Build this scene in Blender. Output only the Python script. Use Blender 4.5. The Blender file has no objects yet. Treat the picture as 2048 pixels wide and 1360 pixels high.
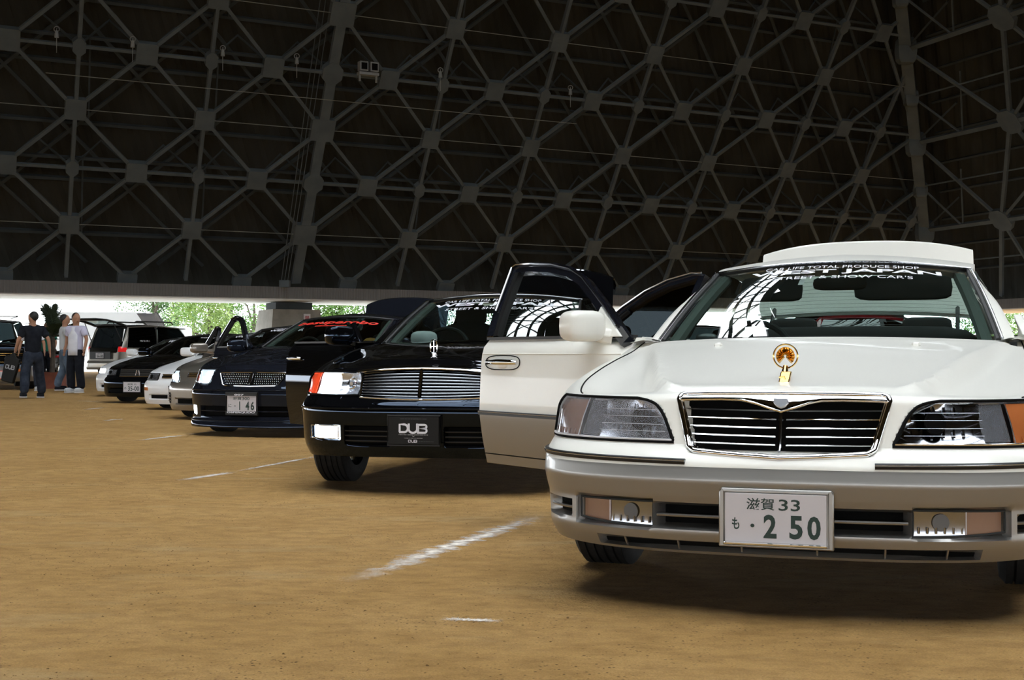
import bpy, bmesh, math, random
from mathutils import Vector, Matrix, noise
SC = bpy.context.scene
COL = SC.collection
R = math.radians
random.seed(7)

# ------------------------------------------------------------------ materials
def new_mat(name):
    m = bpy.data.materials.new(name); m.use_nodes = True
    nt = m.node_tree
    b = nt.nodes.get('Principled BSDF')
    return m, nt, b

def pbr(name, col, rough=.5, metal=0., coat=0., coat_r=.03, spec=.5, emit=None, estr=0., sheen=0.):
    m, nt, b = new_mat(name)
    b.inputs['Base Color'].default_value = (*col, 1)
    b.inputs['Roughness'].default_value = rough
    b.inputs['Metallic'].default_value = metal
    b.inputs['Coat Weight'].default_value = coat
    b.inputs['Coat Roughness'].default_value = coat_r
    b.inputs['Specular IOR Level'].default_value = spec
    if emit:
        b.inputs['Emission Color'].default_value = (*emit, 1)
        b.inputs['Emission Strength'].default_value = estr
    return m

def noisy(name, c1, c2, scale=4., rough=.8, bump=0., metal=0., detail=6., coord='Object', spec=.5, stretch=None):
    m, nt, b = new_mat(name)
    N = nt.nodes; L = nt.links
    tc = N.new('ShaderNodeTexCoord'); mp = N.new('ShaderNodeMapping')
    if stretch: mp.inputs['Scale'].default_value = stretch
    nz = N.new('ShaderNodeTexNoise'); nz.inputs['Scale'].default_value = scale; nz.inputs['Detail'].default_value = detail
    rp = N.new('ShaderNodeValToRGB')
    rp.color_ramp.elements[0].position = .32; rp.color_ramp.elements[1].position = .68
    rp.color_ramp.elements[0].color = (*c1, 1); rp.color_ramp.elements[1].color = (*c2, 1)
    L.new(tc.outputs[coord], mp.inputs['Vector']); L.new(mp.outputs[0], nz.inputs['Vector'])
    L.new(nz.outputs['Fac'], rp.inputs['Fac']); L.new(rp.outputs[0], b.inputs['Base Color'])
    b.inputs['Roughness'].default_value = rough; b.inputs['Metallic'].default_value = metal
    b.inputs['Specular IOR Level'].default_value = spec
    if bump:
        bp = N.new('ShaderNodeBump'); bp.inputs['Strength'].default_value = bump; bp.inputs['Distance'].default_value = .02
        L.new(nz.outputs['Fac'], bp.inputs['Height']); L.new(bp.outputs[0], b.inputs['Normal'])
    return m

def two_tone(name, top, low, zsplit):
    """two paints that meet at a fixed height on the bodywork"""
    m, nt, b = new_mat(name)
    N = nt.nodes; L = nt.links
    tc = N.new('ShaderNodeTexCoord'); sp = N.new('ShaderNodeSeparateXYZ'); gt = N.new('ShaderNodeMath')
    gt.operation = 'GREATER_THAN'; gt.inputs[1].default_value = zsplit
    L.new(tc.outputs['Object'], sp.inputs[0]); L.new(sp.outputs['Z'], gt.inputs[0])
    def mix(a, bb, sock, col=False):
        x = N.new('ShaderNodeMix'); x.data_type = 'RGBA' if col else 'FLOAT'
        i = (6, 7) if col else (2, 3)
        x.inputs[i[0]].default_value = (*a, 1) if col else a
        x.inputs[i[1]].default_value = (*bb, 1) if col else bb
        L.new(gt.outputs[0], x.inputs[0]); L.new(x.outputs[2 if col else 0], b.inputs[sock])
    mix(low[0], top[0], 'Base Color', True); mix(low[1], top[1], 'Roughness'); mix(low[2], top[2], 'Metallic')
    b.inputs['Coat Weight'].default_value = .3; b.inputs['Coat Roughness'].default_value = .03; b.inputs['Specular IOR Level'].default_value = .3
    return m

def glass(name, tint=(.75, .82, .8), refl=1.45, rough=.0, boost=1., haze=0., haze_col=(.6, .6, .62)):
    """one thin pane: tinted see-through plus a mirror reflection that grows towards grazing"""
    m = bpy.data.materials.new(name); m.use_nodes = True
    nt = m.node_tree; N = nt.nodes; L = nt.links
    N.clear()
    out = N.new('ShaderNodeOutputMaterial'); mx = N.new('ShaderNodeMixShader')
    tr = N.new('ShaderNodeBsdfTransparent'); tr.inputs[0].default_value = (*tint, 1)
    if haze:
        df = N.new('ShaderNodeBsdfDiffuse'); df.inputs[0].default_value = (*haze_col, 1); hm = N.new('ShaderNodeMixShader'); hm.inputs[0].default_value = haze
        L.new(tr.outputs[0], hm.inputs[1]); L.new(df.outputs[0], hm.inputs[2]); tr = hm
    gl = N.new('ShaderNodeBsdfGlossy'); gl.inputs['Roughness'].default_value = rough
    gl.inputs[0].default_value = (1, 1, 1, 1)
    ge = N.new('ShaderNodeNewGeometry'); dt = N.new('ShaderNodeVectorMath'); dt.operation = 'DOT_PRODUCT'
    L.new(ge.outputs['Normal'], dt.inputs[0]); L.new(ge.outputs['Incoming'], dt.inputs[1])
    def mth(op, a, bb=None):
        x = N.new('ShaderNodeMath'); x.operation = op
        for i, q in enumerate((a, bb)):
            if q is None: continue
            if isinstance(q, (int, float)): x.inputs[i].default_value = q
            else: L.new(q, x.inputs[i])
        return x.outputs[0]
    f0 = ((refl - 1)/(refl + 1))**2*1.6          # both faces of the pane
    k = mth('POWER', mth('SUBTRACT', 1., mth('ABSOLUTE', dt.outputs['Value'])), 5.)
    fr = mth('MINIMUM', mth('MULTIPLY', mth('ADD', mth('MULTIPLY', k, 1 - f0), f0), boost), 1.)
    L.new(fr, mx.inputs[0])
    L.new(tr.outputs[0], mx.inputs[1]); L.new(gl.outputs[0], mx.inputs[2]); L.new(mx.outputs[0], out.inputs[0])
    return m

M = {}
WHITE = ((.85, .835, .77), .28, 0.)
SILVER = ((.31, .30, .285), .33, .75)
M['white'] = pbr('pearl white paint', WHITE[0], .28, 0, .3, spec=.3)
M['white_bumper'] = two_tone('bumper two tone paint', WHITE, SILVER, .485)
M['white_side'] = two_tone('side two tone paint', WHITE, SILVER, .540)
M['silver_low'] = pbr('warm silver paint', SILVER[0], .30, .8, .3)
M['plainwhite'] = pbr('plain white paint', (.80, .80, .80), .3, 0, .4, spec=.3)
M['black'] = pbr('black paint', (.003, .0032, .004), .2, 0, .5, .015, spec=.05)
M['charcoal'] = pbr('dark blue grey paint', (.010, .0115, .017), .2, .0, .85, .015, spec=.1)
for _k, _t in (('black', (.50, .68, 1., 1)), ('charcoal', (.55, .72, 1., 1))):     # blue tint put into the specular so reflections of the sand read cool
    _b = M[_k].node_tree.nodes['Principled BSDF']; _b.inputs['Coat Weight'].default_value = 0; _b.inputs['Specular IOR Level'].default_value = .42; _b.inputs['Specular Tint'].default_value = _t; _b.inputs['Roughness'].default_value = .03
M['bronze'] = pbr('bronze silver paint', (.27, .24, .205), .3, .6, 1.)
M['beige'] = pbr('silver beige paint', (.30, .28, .24), .3, .55, 1.)
M['red'] = pbr('deep red paint', (.16, .006, .010), .2, 0, 1.)
M['frame_black'] = pbr('gloss black door frame', (.008, .010, .016), .18, 0, .8)
M['trim'] = pbr('black trim', (.008, .008, .008), .45)
M['seam'] = pbr('dark panel gap', (.006, .006, .006), .9, spec=.1)
M['rubber'] = noisy('tyre rubber', (.008, .008, .008), (.018, .017, .016), 40, .75, spec=.25)
M['cavity'] = pbr('dark cavity', (.004, .004, .004), .9, spec=.1)
M['chrome'] = pbr('chrome', (.86, .87, .88), .06, 1.)
M['darkchrome'] = pbr('dark chrome', (.35, .36, .38), .12, 1.)
M['barchrome'] = pbr('dull grille chrome', (.20, .21, .225), .2, 1.)
M['gold'] = pbr('gold plate', (.80, .50, .16), .16, 1.)
M['reflector'] = pbr('lamp reflector', (.72, .74, .78), .24, .92)
M['lampdark'] = pbr('lamp housing grey', (.10, .105, .11), .35, .4)
M['lens'] = glass('hazy lamp lens', (.86, .87, .90), 1.42, .03, 1., .16, (.62, .61, .64))
M['lens_clear'] = glass('polished lamp lens', (.93, .94, .96), 1.45, .0)
M['haze_lens'] = pbr('clouded lamp lens', (.55, .53, .54), .35)
M['amber'] = pbr('amber lens', (.55, .17, .05), .12, 0, .6)
M['amber_fade'] = pbr('faded amber lens', (.34, .19, .13), .2, 0, .6)
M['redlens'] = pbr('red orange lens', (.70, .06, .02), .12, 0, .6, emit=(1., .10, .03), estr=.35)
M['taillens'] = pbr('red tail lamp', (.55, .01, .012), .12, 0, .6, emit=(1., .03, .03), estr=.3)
M['lit'] = pbr('lit lamp', (.9, .95, 1.), .3, emit=(.80, .92, 1.), estr=22.)
M['lit_soft'] = pbr('lit lamp reflector', (.75, .82, .95), .12, .8, emit=(.72, .86, 1.), estr=.9)
M['windshield'] = glass('windshield glass', (.66, .77, .73), 1.5, 0., 1.2)
M['sideglass'] = glass('side window glass', (.50, .60, .57), 1.5, 0., 1.1)
M['doorglass'] = glass('clear door glass', (.86, .90, .88), 1.45)
M['darkglass'] = glass('privacy glass', (.007, .009, .010), 1.5)
M['rearglass'] = glass('rear window glass', (.80, .90, .88), 1.5)
M['interior'] = pbr('dark interior trim', (.012, .013, .013), .75, spec=.25)
M['seatgrey'] = pbr('grey seat cloth', (.035, .036, .036), .9, spec=.2)
M['pillarlining'] = pbr('grey green pillar lining', (.085, .10, .09), .8)
M['plate'] = pbr('white number plate', (.56, .53, .545), .5)
M['plate_black'] = pbr('black plate', (.008, .0075, .007), .55, spec=.25)
M['green_ink'] = pbr('dark green plate ink', (.006, .028, .020), .5)
M['white_ink'] = pbr('white lettering', (.80, .80, .86), .5)
M['grey_ink'] = pbr('grey lettering', (.35, .35, .36), .5)
M['red_ink'] = pbr('red lettering', (.75, .035, .02), .5)
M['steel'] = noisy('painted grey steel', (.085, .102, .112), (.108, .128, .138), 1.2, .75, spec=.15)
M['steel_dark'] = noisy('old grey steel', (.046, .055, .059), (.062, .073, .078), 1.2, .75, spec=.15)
M['cable'] = pbr('steel cable', (.20, .21, .19), .6)
M['fixture'] = pbr('pale lamp housing', (.22, .235, .24), .5)
M['concrete'] = noisy('board marked concrete', (.20, .19, .165), (.27, .255, .225), 2.2, .85, .15)
M['cloth_black'] = noisy('black cotton', (.008, .009, .013), (.016, .018, .024), 9, .95, spec=.15)
M['denim'] = noisy('dark denim', (.018, .022, .034), (.04, .048, .066), 9, .95, spec=.1)
M['denim_light'] = noisy('faded denim', (.07, .10, .14), (.13, .17, .22), 9, .95, spec=.1)
M['lavender'] = noisy('lavender cotton', (.50, .49, .62), (.60, .58, .72), 7, .9, spec=.15)
M['whitecloth'] = noisy('white cotton', (.66, .66, .72), (.78, .78, .82), 7, .9, spec=.15)
M['greycloth'] = noisy('grey white cotton', (.45, .47, .48), (.56, .58, .60), 7, .9, spec=.15)
M['greencloth'] = noisy('green cotton', (.01, .14, .09), (.02, .2, .13), 7, .9, spec=.15)
M['skin'] = noisy('skin', (.34, .17, .10), (.42, .22, .14), 12, .6, spec=.3)
M['hair'] = noisy('black hair', (.006, .005, .005), (.014, .012, .012), 30, .6)
M['sole'] = pbr('white sole', (.62, .60, .60), .7)
M['terracotta'] = noisy('terracotta', (.16, .045, .025), (.22, .065, .035), 6, .8)
M['soffit'] = noisy('brightened soffit concrete', (.50, .49, .45), (.58, .57, .53), 1.5, .85)  # lighter copy of the concrete; glow from the ground outside put into its colour
M['bark'] = noisy('bark', (.05, .038, .028), (.10, .08, .06), 8, .9, .4)

# ------------------------------------------------------------------ mesh builder
class MB:
    def __init__(s): s.v = []; s.f = []; s.m = []
    def add(s, vs, fs, mi=0):
        o = len(s.v); s.v += [tuple(p) for p in vs]
        for f in fs: s.f.append(tuple(i + o for i in f)); s.m.append(mi)
    def grid(s, rows, mi=0, wrap=False, skip=None, flip=False):
        o = len(s.v); n = len(rows); m = len(rows[0])
        for r in rows: s.v += [tuple(p) for p in r]
        for i in range(n - 1):
            for j in range(m if wrap else m - 1):
                k = (j + 1) % m
                if skip and skip(i, j): continue
                q = (o + i*m + j, o + i*m + k, o + (i+1)*m + k, o + (i+1)*m + j)
                if flip: q = q[::-1]
                s.f.append(q); s.m.append(mi)
    def box(s, c, d, mi=0, mat=None):
        x, y, z = d[0]/2, d[1]/2, d[2]/2
        vs = [Vector((a*x, b*y, e*z)) for e in (-1, 1) for b in (-1, 1) for a in (-1, 1)]
        if mat is not None: vs = [mat @ p for p in vs]
        vs = [p + Vector(c) for p in vs]
        s.add(vs, [(0, 2, 3, 1), (4, 5, 7, 6), (0, 1, 5, 4), (2, 6, 7, 3), (0, 4, 6, 2), (1, 3, 7, 5)], mi)
    def tube(s, path, r, n=8, mi=0, closed=False, caps=True, prof=None, up=None):
        """sweep a circle (or a 2D profile) along a path"""
        P = [Vector(p) for p in path]; m = len(P)
        T = []
        for i in range(m):
            a = P[(i - 1) % m] if (closed or i) else P[0]
            b = P[(i + 1) % m] if (closed or i < m - 1) else P[-1]
            t = b - a
            T.append(t.normalized() if t.length > 1e-9 else Vector((0, 0, 1)))
        u = Vector(up) if up is not None else (Vector((0, 0, 1)) if abs(T[0].z) < .9 else Vector((1, 0, 0)))
        rows = []
        for i in range(m):
            if up is None and i:
                u = u - T[i] * u.dot(T[i])
            else:
                u = (Vector(up) if up is not None else u); u = u - T[i] * u.dot(T[i])
            if u.length < 1e-6: u = T[i].orthogonal()
            u.normalize(); w = T[i].cross(u)
            rr = r[i] if isinstance(r, (list, tuple)) else r
            if prof: rows.append([P[i] + u * (b * rr) + w * (a * rr) for a, b in prof])
            else: rows.append([P[i] + (u * math.cos(2*math.pi*k/n) + w * math.sin(2*math.pi*k/n)) * rr for k in range(n)])
        if closed: rows.append(rows[0])
        o = len(s.v); k = len(rows[0])
        s.grid(rows, mi, True)
        if caps and not closed:
            s.f.append(tuple(o + j for j in range(k))[::-1]); s.m.append(mi)
            s.f.append(tuple(o + (len(rows)-1)*k + j for j in range(k))); s.m.append(mi)
    def lathe(s, prof, n=24, c=(0, 0, 0), ax='z', mi=0):
        rows = []
        for r, h in prof:
            row = []
            for k in range(n):
                a = 2*math.pi*k/n; p = (r*math.cos(a), r*math.sin(a), h)
                if ax == 'x': p = (p[2], p[0], p[1])
                if ax == 'y': p = (p[0], p[2], p[1])
                row.append((p[0]+c[0], p[1]+c[1], p[2]+c[2]))
            rows.append(row)
        s.grid(rows, mi, True)
    def poly(s, pts, mi=0): s.add(pts, [tuple(range(len(pts)))], mi)
    def prism(s, pts, d, mi=0):
        """extrude a planar outline by vector d"""
        n = len(pts); d = Vector(d); a = [Vector(p) for p in pts]
        s.add(a + [p + d for p in a], [tuple(range(n))[::-1], tuple(range(n, 2*n))] + [(i, (i+1) % n, n + (i+1) % n, n + i) for i in range(n)], mi)
    def ell(s, c, d, n=14, m=9, e=1., mi=0, mat=None):
        """(super)ellipsoid"""
        f = lambda t: math.copysign(abs(t)**e, t)
        rows = []
        for i in range(m + 1):
            ph = -math.pi/2 + math.pi*i/m
            row = []
            for j in range(n):
                th = 2*math.pi*j/n
                p = Vector((f(math.cos(ph))*f(math.cos(th))*d[0], f(math.cos(ph))*f(math.sin(th))*d[1], f(math.sin(ph))*d[2]))
                if mat is not None: p = mat @ p
                row.append(p + Vector(c))
            rows.append(row)
        s.grid(rows, mi, True)
    def build(s, name, mats, parent=None, smooth=40, bevel=0, loc=None, rz=None, merge=True, solid=0):
        me = bpy.data.meshes.new(name)
        me.from_pydata(s.v, [], s.f)
        if not isinstance(mats, (list, tuple)): mats = [mats]
        for m in mats: me.materials.append(M[m] if isinstance(m, str) else m)
        me.polygons.foreach_set('material_index', s.m)
        if merge:
            bm = bmesh.new(); bm.from_mesh(me)
            bmesh.ops.remove_doubles(bm, verts=bm.verts, dist=1e-5)
            bmesh.ops.dissolve_degenerate(bm, dist=1e-6, edges=bm.edges)
            bmesh.ops.recalc_face_normals(bm, faces=bm.faces)
            bm.to_mesh(me); bm.free()
        if smooth:
            me.polygons.foreach_set('use_smooth', [True]*len(me.polygons))
            me.set_sharp_from_angle(angle=R(smooth))
        me.update()
        o = bpy.data.objects.new(name, me); COL.objects.link(o)
        if parent: o.parent = parent
        if loc is not None: o.location = loc
        if rz is not None: o.rotation_euler = (0, 0, rz)
        if solid:
            md = o.modifiers.new('thick', 'SOLIDIFY'); md.thickness = solid; md.offset = 0
        if bevel:
            md = o.modifiers.new('round', 'BEVEL'); md.width = bevel; md.segments = 2; md.limit_method = 'ANGLE'
        return o

def thing(name, label, cat, loc=(0, 0, 0), rz=0., group=None, kind=None):
    o = bpy.data.objects.new(name, None); COL.objects.link(o)
    o.location = loc; o.rotation_euler = (0, 0, rz); o.empty_display_size = .2
    tag(o, label, cat, group, kind); return o

def tag(o, label=None, cat=None, group=None, kind=None):
    if label: o['label'] = label
    if cat: o['category'] = cat
    if group: o['group'] = group
    if kind: o['kind'] = kind
    return o

def lerp(a, b, t): return a + (b - a)*t
def vl(a, b, t): return tuple(x + (y - x)*t for x, y in zip(a, b))
def sstep(a, b, x):
    t = min(1, max(0, (x - a)/(b - a))); return t*t*(3 - 2*t)
def interp(tab, x):
    if x <= tab[0][0]: return tab[0][1]
    for (a, p), (b, q) in zip(tab, tab[1:]):
        if x <= b: return p + (q - p)*(x - a)/(b - a) if b > a else q
    return tab[-1][1]
def catmull(pts, n=8, closed=False):
    out = []; m = len(pts)
    for i in range(m if closed else m - 1):
        p1, p2 = pts[i], pts[(i+1) % m]
        p0 = pts[i-1] if (closed or i) else tuple(2*a - b for a, b in zip(p1, p2))
        p3 = pts[(i+2) % m] if (closed or i < m - 2) else tuple(2*b - a for a, b in zip(p1, p2))
        for k in range(n):
            t = k/n
            out.append(tuple(.5*(2*b + (c - a)*t + (2*a - 5*b + 4*c - d)*t*t + (-a + 3*b - 3*c + d)*t**3) for a, b, c, d in zip(p0, p1, p2, p3)))
    if not closed: out.append(tuple(pts[-1]))
    return out

# ------------------------------------------------------------------ lettering
_txt = {}
def text2d(s, bold=0., res=3):
    """outline lettering as a flat mesh, scaled into the unit box"""
    key = (s, bold, res)
    if key in _txt: return _txt[key]
    cu = bpy.data.curves.new('lettering', 'FONT'); cu.body = s; cu.size = 1; cu.offset = bold; cu.resolution_u = res
    ob = bpy.data.objects.new('lettering', cu); COL.objects.link(ob)
    bpy.context.view_layer.update()
    ev = ob.evaluated_get(bpy.context.evaluated_depsgraph_get())
    me = ev.to_mesh()
    bm = bmesh.new(); bm.from_mesh(me)
    bmesh.ops.triangulate(bm, faces=bm.faces)
    vs = [(v.co.x, v.co.y) for v in bm.verts]
    bm.verts.index_update()
    fs = [tuple(v.index for v in f.verts) for f in bm.faces]
    bm.free(); ev.to_mesh_clear()
    bpy.data.objects.remove(ob); bpy.data.curves.remove(cu)
    if not vs: vs = [(0, 0), (1, 0), (0, 1)]; fs = [(0, 1, 2)]
    x0 = min(v[0] for v in vs); x1 = max(v[0] for v in vs); y0 = min(v[1] for v in vs); y1 = max(v[1] for v in vs)
    vs = [((x - x0)/(x1 - x0), (y - y0)/(y1 - y0)) for x, y in vs]
    _txt[key] = (vs, fs); return vs, fs
def put_text(mb, s, fn, box, bold=0., mi=0, slant=0., arch=None):
    """box = (u0, v0, u1, v1); fn(u, v) -> 3D point"""
    vs, fs = text2d(s, bold)
    u0, v0, u1, v1 = box
    pts = []
    for a, b in vs:
        u = u0 + (u1 - u0)*a + slant*(b - .5)*(v1 - v0); v = v0 + (v1 - v0)*b
        if arch: v += arch(u)
        pts.append(fn(u, v))
    mb.add(pts, fs, mi)
# ------------------------------------------------------------------ car bodies
# car axes: x across (seen from the front, to the right), y backwards from the front bumper, z up
class Shell:
    """side and end surface of a car: a plan outline swept up through inset profiles"""
    def __init__(s, ctrl, front, side, rear, zb, rt=(.03, .09), yf=(.12, .72), wheels=(.85, 3.68), ra=.34, zc=.31, bt=.555, bty=.62):
        P = catmull(ctrl, 40)
        s.P = []; d = 0
        for i, p in enumerate(P):
            if i: d += math.hypot(p[0] - P[i-1][0], p[1] - P[i-1][1])
            s.P.append((d,) + p)
        s.len = d; s.Ltot = ctrl[-1][1]
        s.front, s.side, s.rear, s.zb, s.rt, s.yf = front, side, rear, zb, rt, yf
        s.wheels, s.ra, s.zc, s.bt, s.bty = wheels, ra, zc, bt, bty
        s.cs = [min(s.P, key=lambda q: math.hypot(q[1] - c[0], q[2] - c[1]))[0] for c in ctrl]
    def base(s, d):
        P = s.P; lo, hi = 0, len(P) - 1
        d = min(max(d, 0), s.len)
        while hi - lo > 1:
            m = (lo + hi)//2
            if P[m][0] <= d: lo = m
            else: hi = m
        a, b = P[lo], P[hi]; t = (d - a[0])/(b[0] - a[0]) if b[0] > a[0] else 0
        x, y, zt = (lerp(a[i], b[i], t) for i in (1, 2, 3))
        # smoothed tangent
        a2 = P[max(lo - 3, 0)]; b2 = P[min(hi + 3, len(P) - 1)]
        tx, ty = b2[1] - a2[1], b2[2] - a2[2]
        if lo < 2: tx, ty = 1, 0
        l = math.hypot(tx, ty) or 1
        return x, y, zt, ty/l, -tx/l          # outward normal
    def weights(s, y):
        wf = 1 - sstep(s.yf[0], s.yf[1], y); wr = sstep(s.Ltot - .7, s.Ltot - .12, y)
        return wf, wr
    def inset(s, y, z, zt):
        wf, wr = s.weights(y)
        q = wf*interp(s.front, z) + wr*interp(s.rear, z) + (1 - wf - wr)*interp(s.side, z)
        rt = s.rt[0]*wf + s.rt[1]*(1 - wf)
        h = z - (zt - rt)
        if h > 0: h = min(h, rt); q += rt - math.sqrt(max(rt*rt - h*h, 0))
        return q
    def S(s, d, z, off=0.):
        sg = -1 if d < 0 else 1
        x, y, zt, nx, ny = s.base(abs(d)); i = s.inset(y, z, zt) - off
        return (sg*(x - nx*i), y - ny*i, z)
    def top(s, d): return s.S(d, s.base(abs(d))[2])
    def bottom(s, y):
        z = interp(s.zb, y)
        for w in s.wheels:
            if abs(y - w) < s.ra: z = max(z, s.zc + math.sqrt(s.ra**2 - (y - w)**2))
        return z
    def s_of_x(s, x):
        for a, b in zip(s.P, s.P[1:]):
            if b[1] >= abs(x): return math.copysign(lerp(a[0], b[0], (abs(x) - a[1])/max(b[1] - a[1], 1e-9)), x)
        return math.copysign(s.P[-1][0], x)
    def s_of_y(s, y):
        for a, b in zip(s.P, s.P[1:]):
            if b[2] >= y and b[1] > .5*max(q[1] for q in s.P): return lerp(a[0], b[0], (y - a[2])/max(b[2] - a[2], 1e-9))
        return s.len
    def columns(s, fine=.014, mid=.05):
        out = [0.]; sy = s.s_of_y(1.25)
        while out[-1] < s.len:
            d = out[-1]; y = s.base(d)[1]; x = s.base(d)[0]
            st = mid
            if y < .62: st = fine
            for w in s.wheels:
                if abs(y - w) < s.ra + .06: st = min(st, .022)
            if y > s.Ltot - .4: st = min(st, .05)
            out.append(d + st)
        out[-1] = s.len
        return out

def wall(sh, root, mats, pockets=(), cut=None, fine=.014, nz=(26, 22)):
    """body sides and bumpers as separate parts; pockets are lamp and grille openings"""
    cols = sh.columns(fine)
    cols = [-c for c in cols[:0:-1]] + cols
    body, fb, rb = MB(), MB(), MB()
    n1, n2 = nz
    rows = []
    for k in range(n1 + n2 + 1):
        row = []
        for d in cols:
            x, y, zt, nx, ny = sh.base(abs(d))
            zb = sh.bottom(y); z1 = min(max(sh.bt, zb), zt)
            z = lerp(zb, z1, k/n1) if k <= n1 else lerp(z1, zt, 1 - (1 - (k - n1)/n2)**1.35)
            off = 0
            for fn, dep in pockets:
                w = fn(abs(d), z)
                if w > 0: off = min(off, -dep*w)
            row.append(sh.S(d, z, off))
        rows.append(row)
    ys = [sh.base(abs(d))[1] for d in cols]
    m = len(cols)
    def zone(i, j):
        y = .5*(ys[j] + ys[j+1])
        if i < n1 and y < sh.bty: return 'f'
        if i < n1 and y > sh.Ltot - .45: return 'r'
        return 'b'
    def iscut(i, j):
        if not cut: return False
        y = .5*(ys[j] + ys[j+1]); z = .5*(rows[i][j][2] + rows[i+1][j][2]); x = rows[i][j][0]
        return cut(x, y, z)
    for mb, key in ((body, 'b'), (fb, 'f'), (rb, 'r')):
        mb.grid(rows, 0, False, lambda i, j: zone(i, j) != key or iscut(i, j))
    b = body.build('body', mats[0], root, 35)
    f = fb.build('front_bumper', mats[1], root, 35)
    r = rb.build('rear_bumper', mats[1], root, 35)
    return b, f, r

def coons(F, C, Mc, S, n=24, m=14, bump=None):
    """half patch F front, C back, Mc centre line, S side -> mirrored full rows"""
    rows = []
    f = [F(i/m) for i in range(m+1)]; c = [C(i/m) for i in range(m+1)]
    for k in range(n + 1):
        t = k/n; mc = Mc(t); sd = S(t); half = []
        for i in range(m + 1):
            q = i/m
            p = [(1-t)*f[i][a] + t*c[i][a] + (1-q)*mc[a] + q*sd[a]
                 - ((1-t)*(1-q)*f[0][a] + (1-t)*q*f[m][a] + t*(1-q)*c[0][a] + t*q*c[m][a]) for a in range(3)]
            if bump: p[2] += bump(p[0], p[1], q, t)
            half.append(tuple(p))
        rows.append([(-p[0], p[1], p[2]) for p in half[:0:-1]] + half)
    return rows

def curve2(c0, c1, pw=2.2):
    """symmetrical cross curve: centre (y, z) to corner (x, y, z)"""
    return lambda q: (c1[0]*q, lerp(c0[0], c1[1], abs(q)**pw), lerp(c0[1], c1[2], abs(q)**pw))

def region(sh, lr, z0, z1, side, off=0., n=10, m=16, z_of=None):
    """conforming patch between s-limits lr(z); off may be a function (a, b) of 0..1"""
    rows = []
    for i in range(n + 1):
        z = lerp(z0, z1, i/n); l, r = lr(z); row = []
        for j in range(m + 1):
            d = lerp(l, r, j/m); o = off(j/m, i/n) if callable(off) else off
            row.append(sh.S(side*d, z, o))
        rows.append(row)
    return rows
def rim(rows):
    """boundary loop of a grid of points"""
    return list(rows[0]) + [r[-1] for r in rows[1:-1]] + list(rows[-1])[::-1] + [r[0] for r in rows[-2:0:-1]]

def wheel(root, x, y, r=.32, w=.215, spoke='chrome', n=36, parts=True, zoff=0.):
    sg = 1 if x > 0 else -1
    t = MB()
    h = w/2
    pr = [(r*.66, -h*.92), (r*.80, -h), (r*.93, -h*.96), (r*.985, -h*.8)]
    for k in range(5):                       # tread ribs
        a = -h*.78 + k*h*.33
        pr += [(r, a), (r, a + h*.24), (r*.972, a + h*.25), (r*.972, a + h*.31)]
    pr += [(r, h*.8), (r*.93, h*.96), (r*.80, h), (r*.66, h*.92)]
    t.lathe(pr, n, (x, y, r + zoff), 'x')
    wl = t.build('wheel', 'rubber', root, 50)
    if parts:
        q = MB()
        q.lathe([(r*.68, -h*.8), (r*.62, -h*.3), (r*.62, h*.3), (r*.68, h*.8)], n, (x, y, r + zoff), 'x')
        q.lathe([(0, sg*h*.62), (r*.14, sg*h*.62), (r*.16, sg*h*.5)], 20, (x, y, r + zoff), 'x')
        for k in range(7):
            a = 2*math.pi*k/7
            p0 = Vector((x + sg*h*.55, y + math.cos(a)*r*.1, r + zoff + math.sin(a)*r*.1)); p1 = Vector((x + sg*h*.6, y + math.cos(a)*r*.64, r + zoff + math.sin(a)*r*.64))
            q.tube([p0, p1], r*.085, 6)
        q.build('rim', spoke, wl, 40)
    return wl

def plate_part(root, name, x, y, z, w, h, texts, mat='plate', frame='darkchrome', rx=0., parts=True, border=.006, lettername='plate_characters'):
    """number plate on the bumper; texts = [(string, u0, v0, u1, v1, ink, bold)] in plate units 0..1"""
    mb = MB(); f = lambda u, v, o=0.: (x + (u - .5)*w, y - o + (v - .5)*h*rx, z + (v - .5)*h)
    mb.prism([f(0, 0, -.012), f(1, 0, -.012), f(1, 1, -.012), f(0, 1, -.012)], (0, -.014, 0))
    p = mb.build(name, mat, root, 0, .0015)
    if frame:
        fr = MB()
        e = border
        fr.tube([f(-e/w, -e/h, -.004), f(1+e/w, -e/h, -.004), f(1+e/w, 1+e/h, -.004), f(-e/w, 1+e/h, -.004)], e, 6, closed=True)
        fr.build('plate_frame', frame, p)
    inks = {}
    for s, u0, v0, u1, v1, ink, bold in texts:
        q = MB()
        if s == 'O@':                        # fixing bolt
            q.lathe([(0, .004), (.006, .004), (.007, 0)], 12, f(u0, v0, .002), 'y'); q.build('bolt', ink, p); continue
        if s == 'D@': dub(q, lambda u, v: f(u, v, .0028), (u0, v0, u1, v1), w/h)
        elif s == '--': dashes(q, lambda u, v: f(u, v, .0028), (u0, v0, u1, v1))
        else: put_text(q, s, lambda u, v: f(u, v, .0028), (u0, v0, u1, v1), bold)
        q.build(lettername, ink, p, 0, merge=False)
    return p

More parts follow.
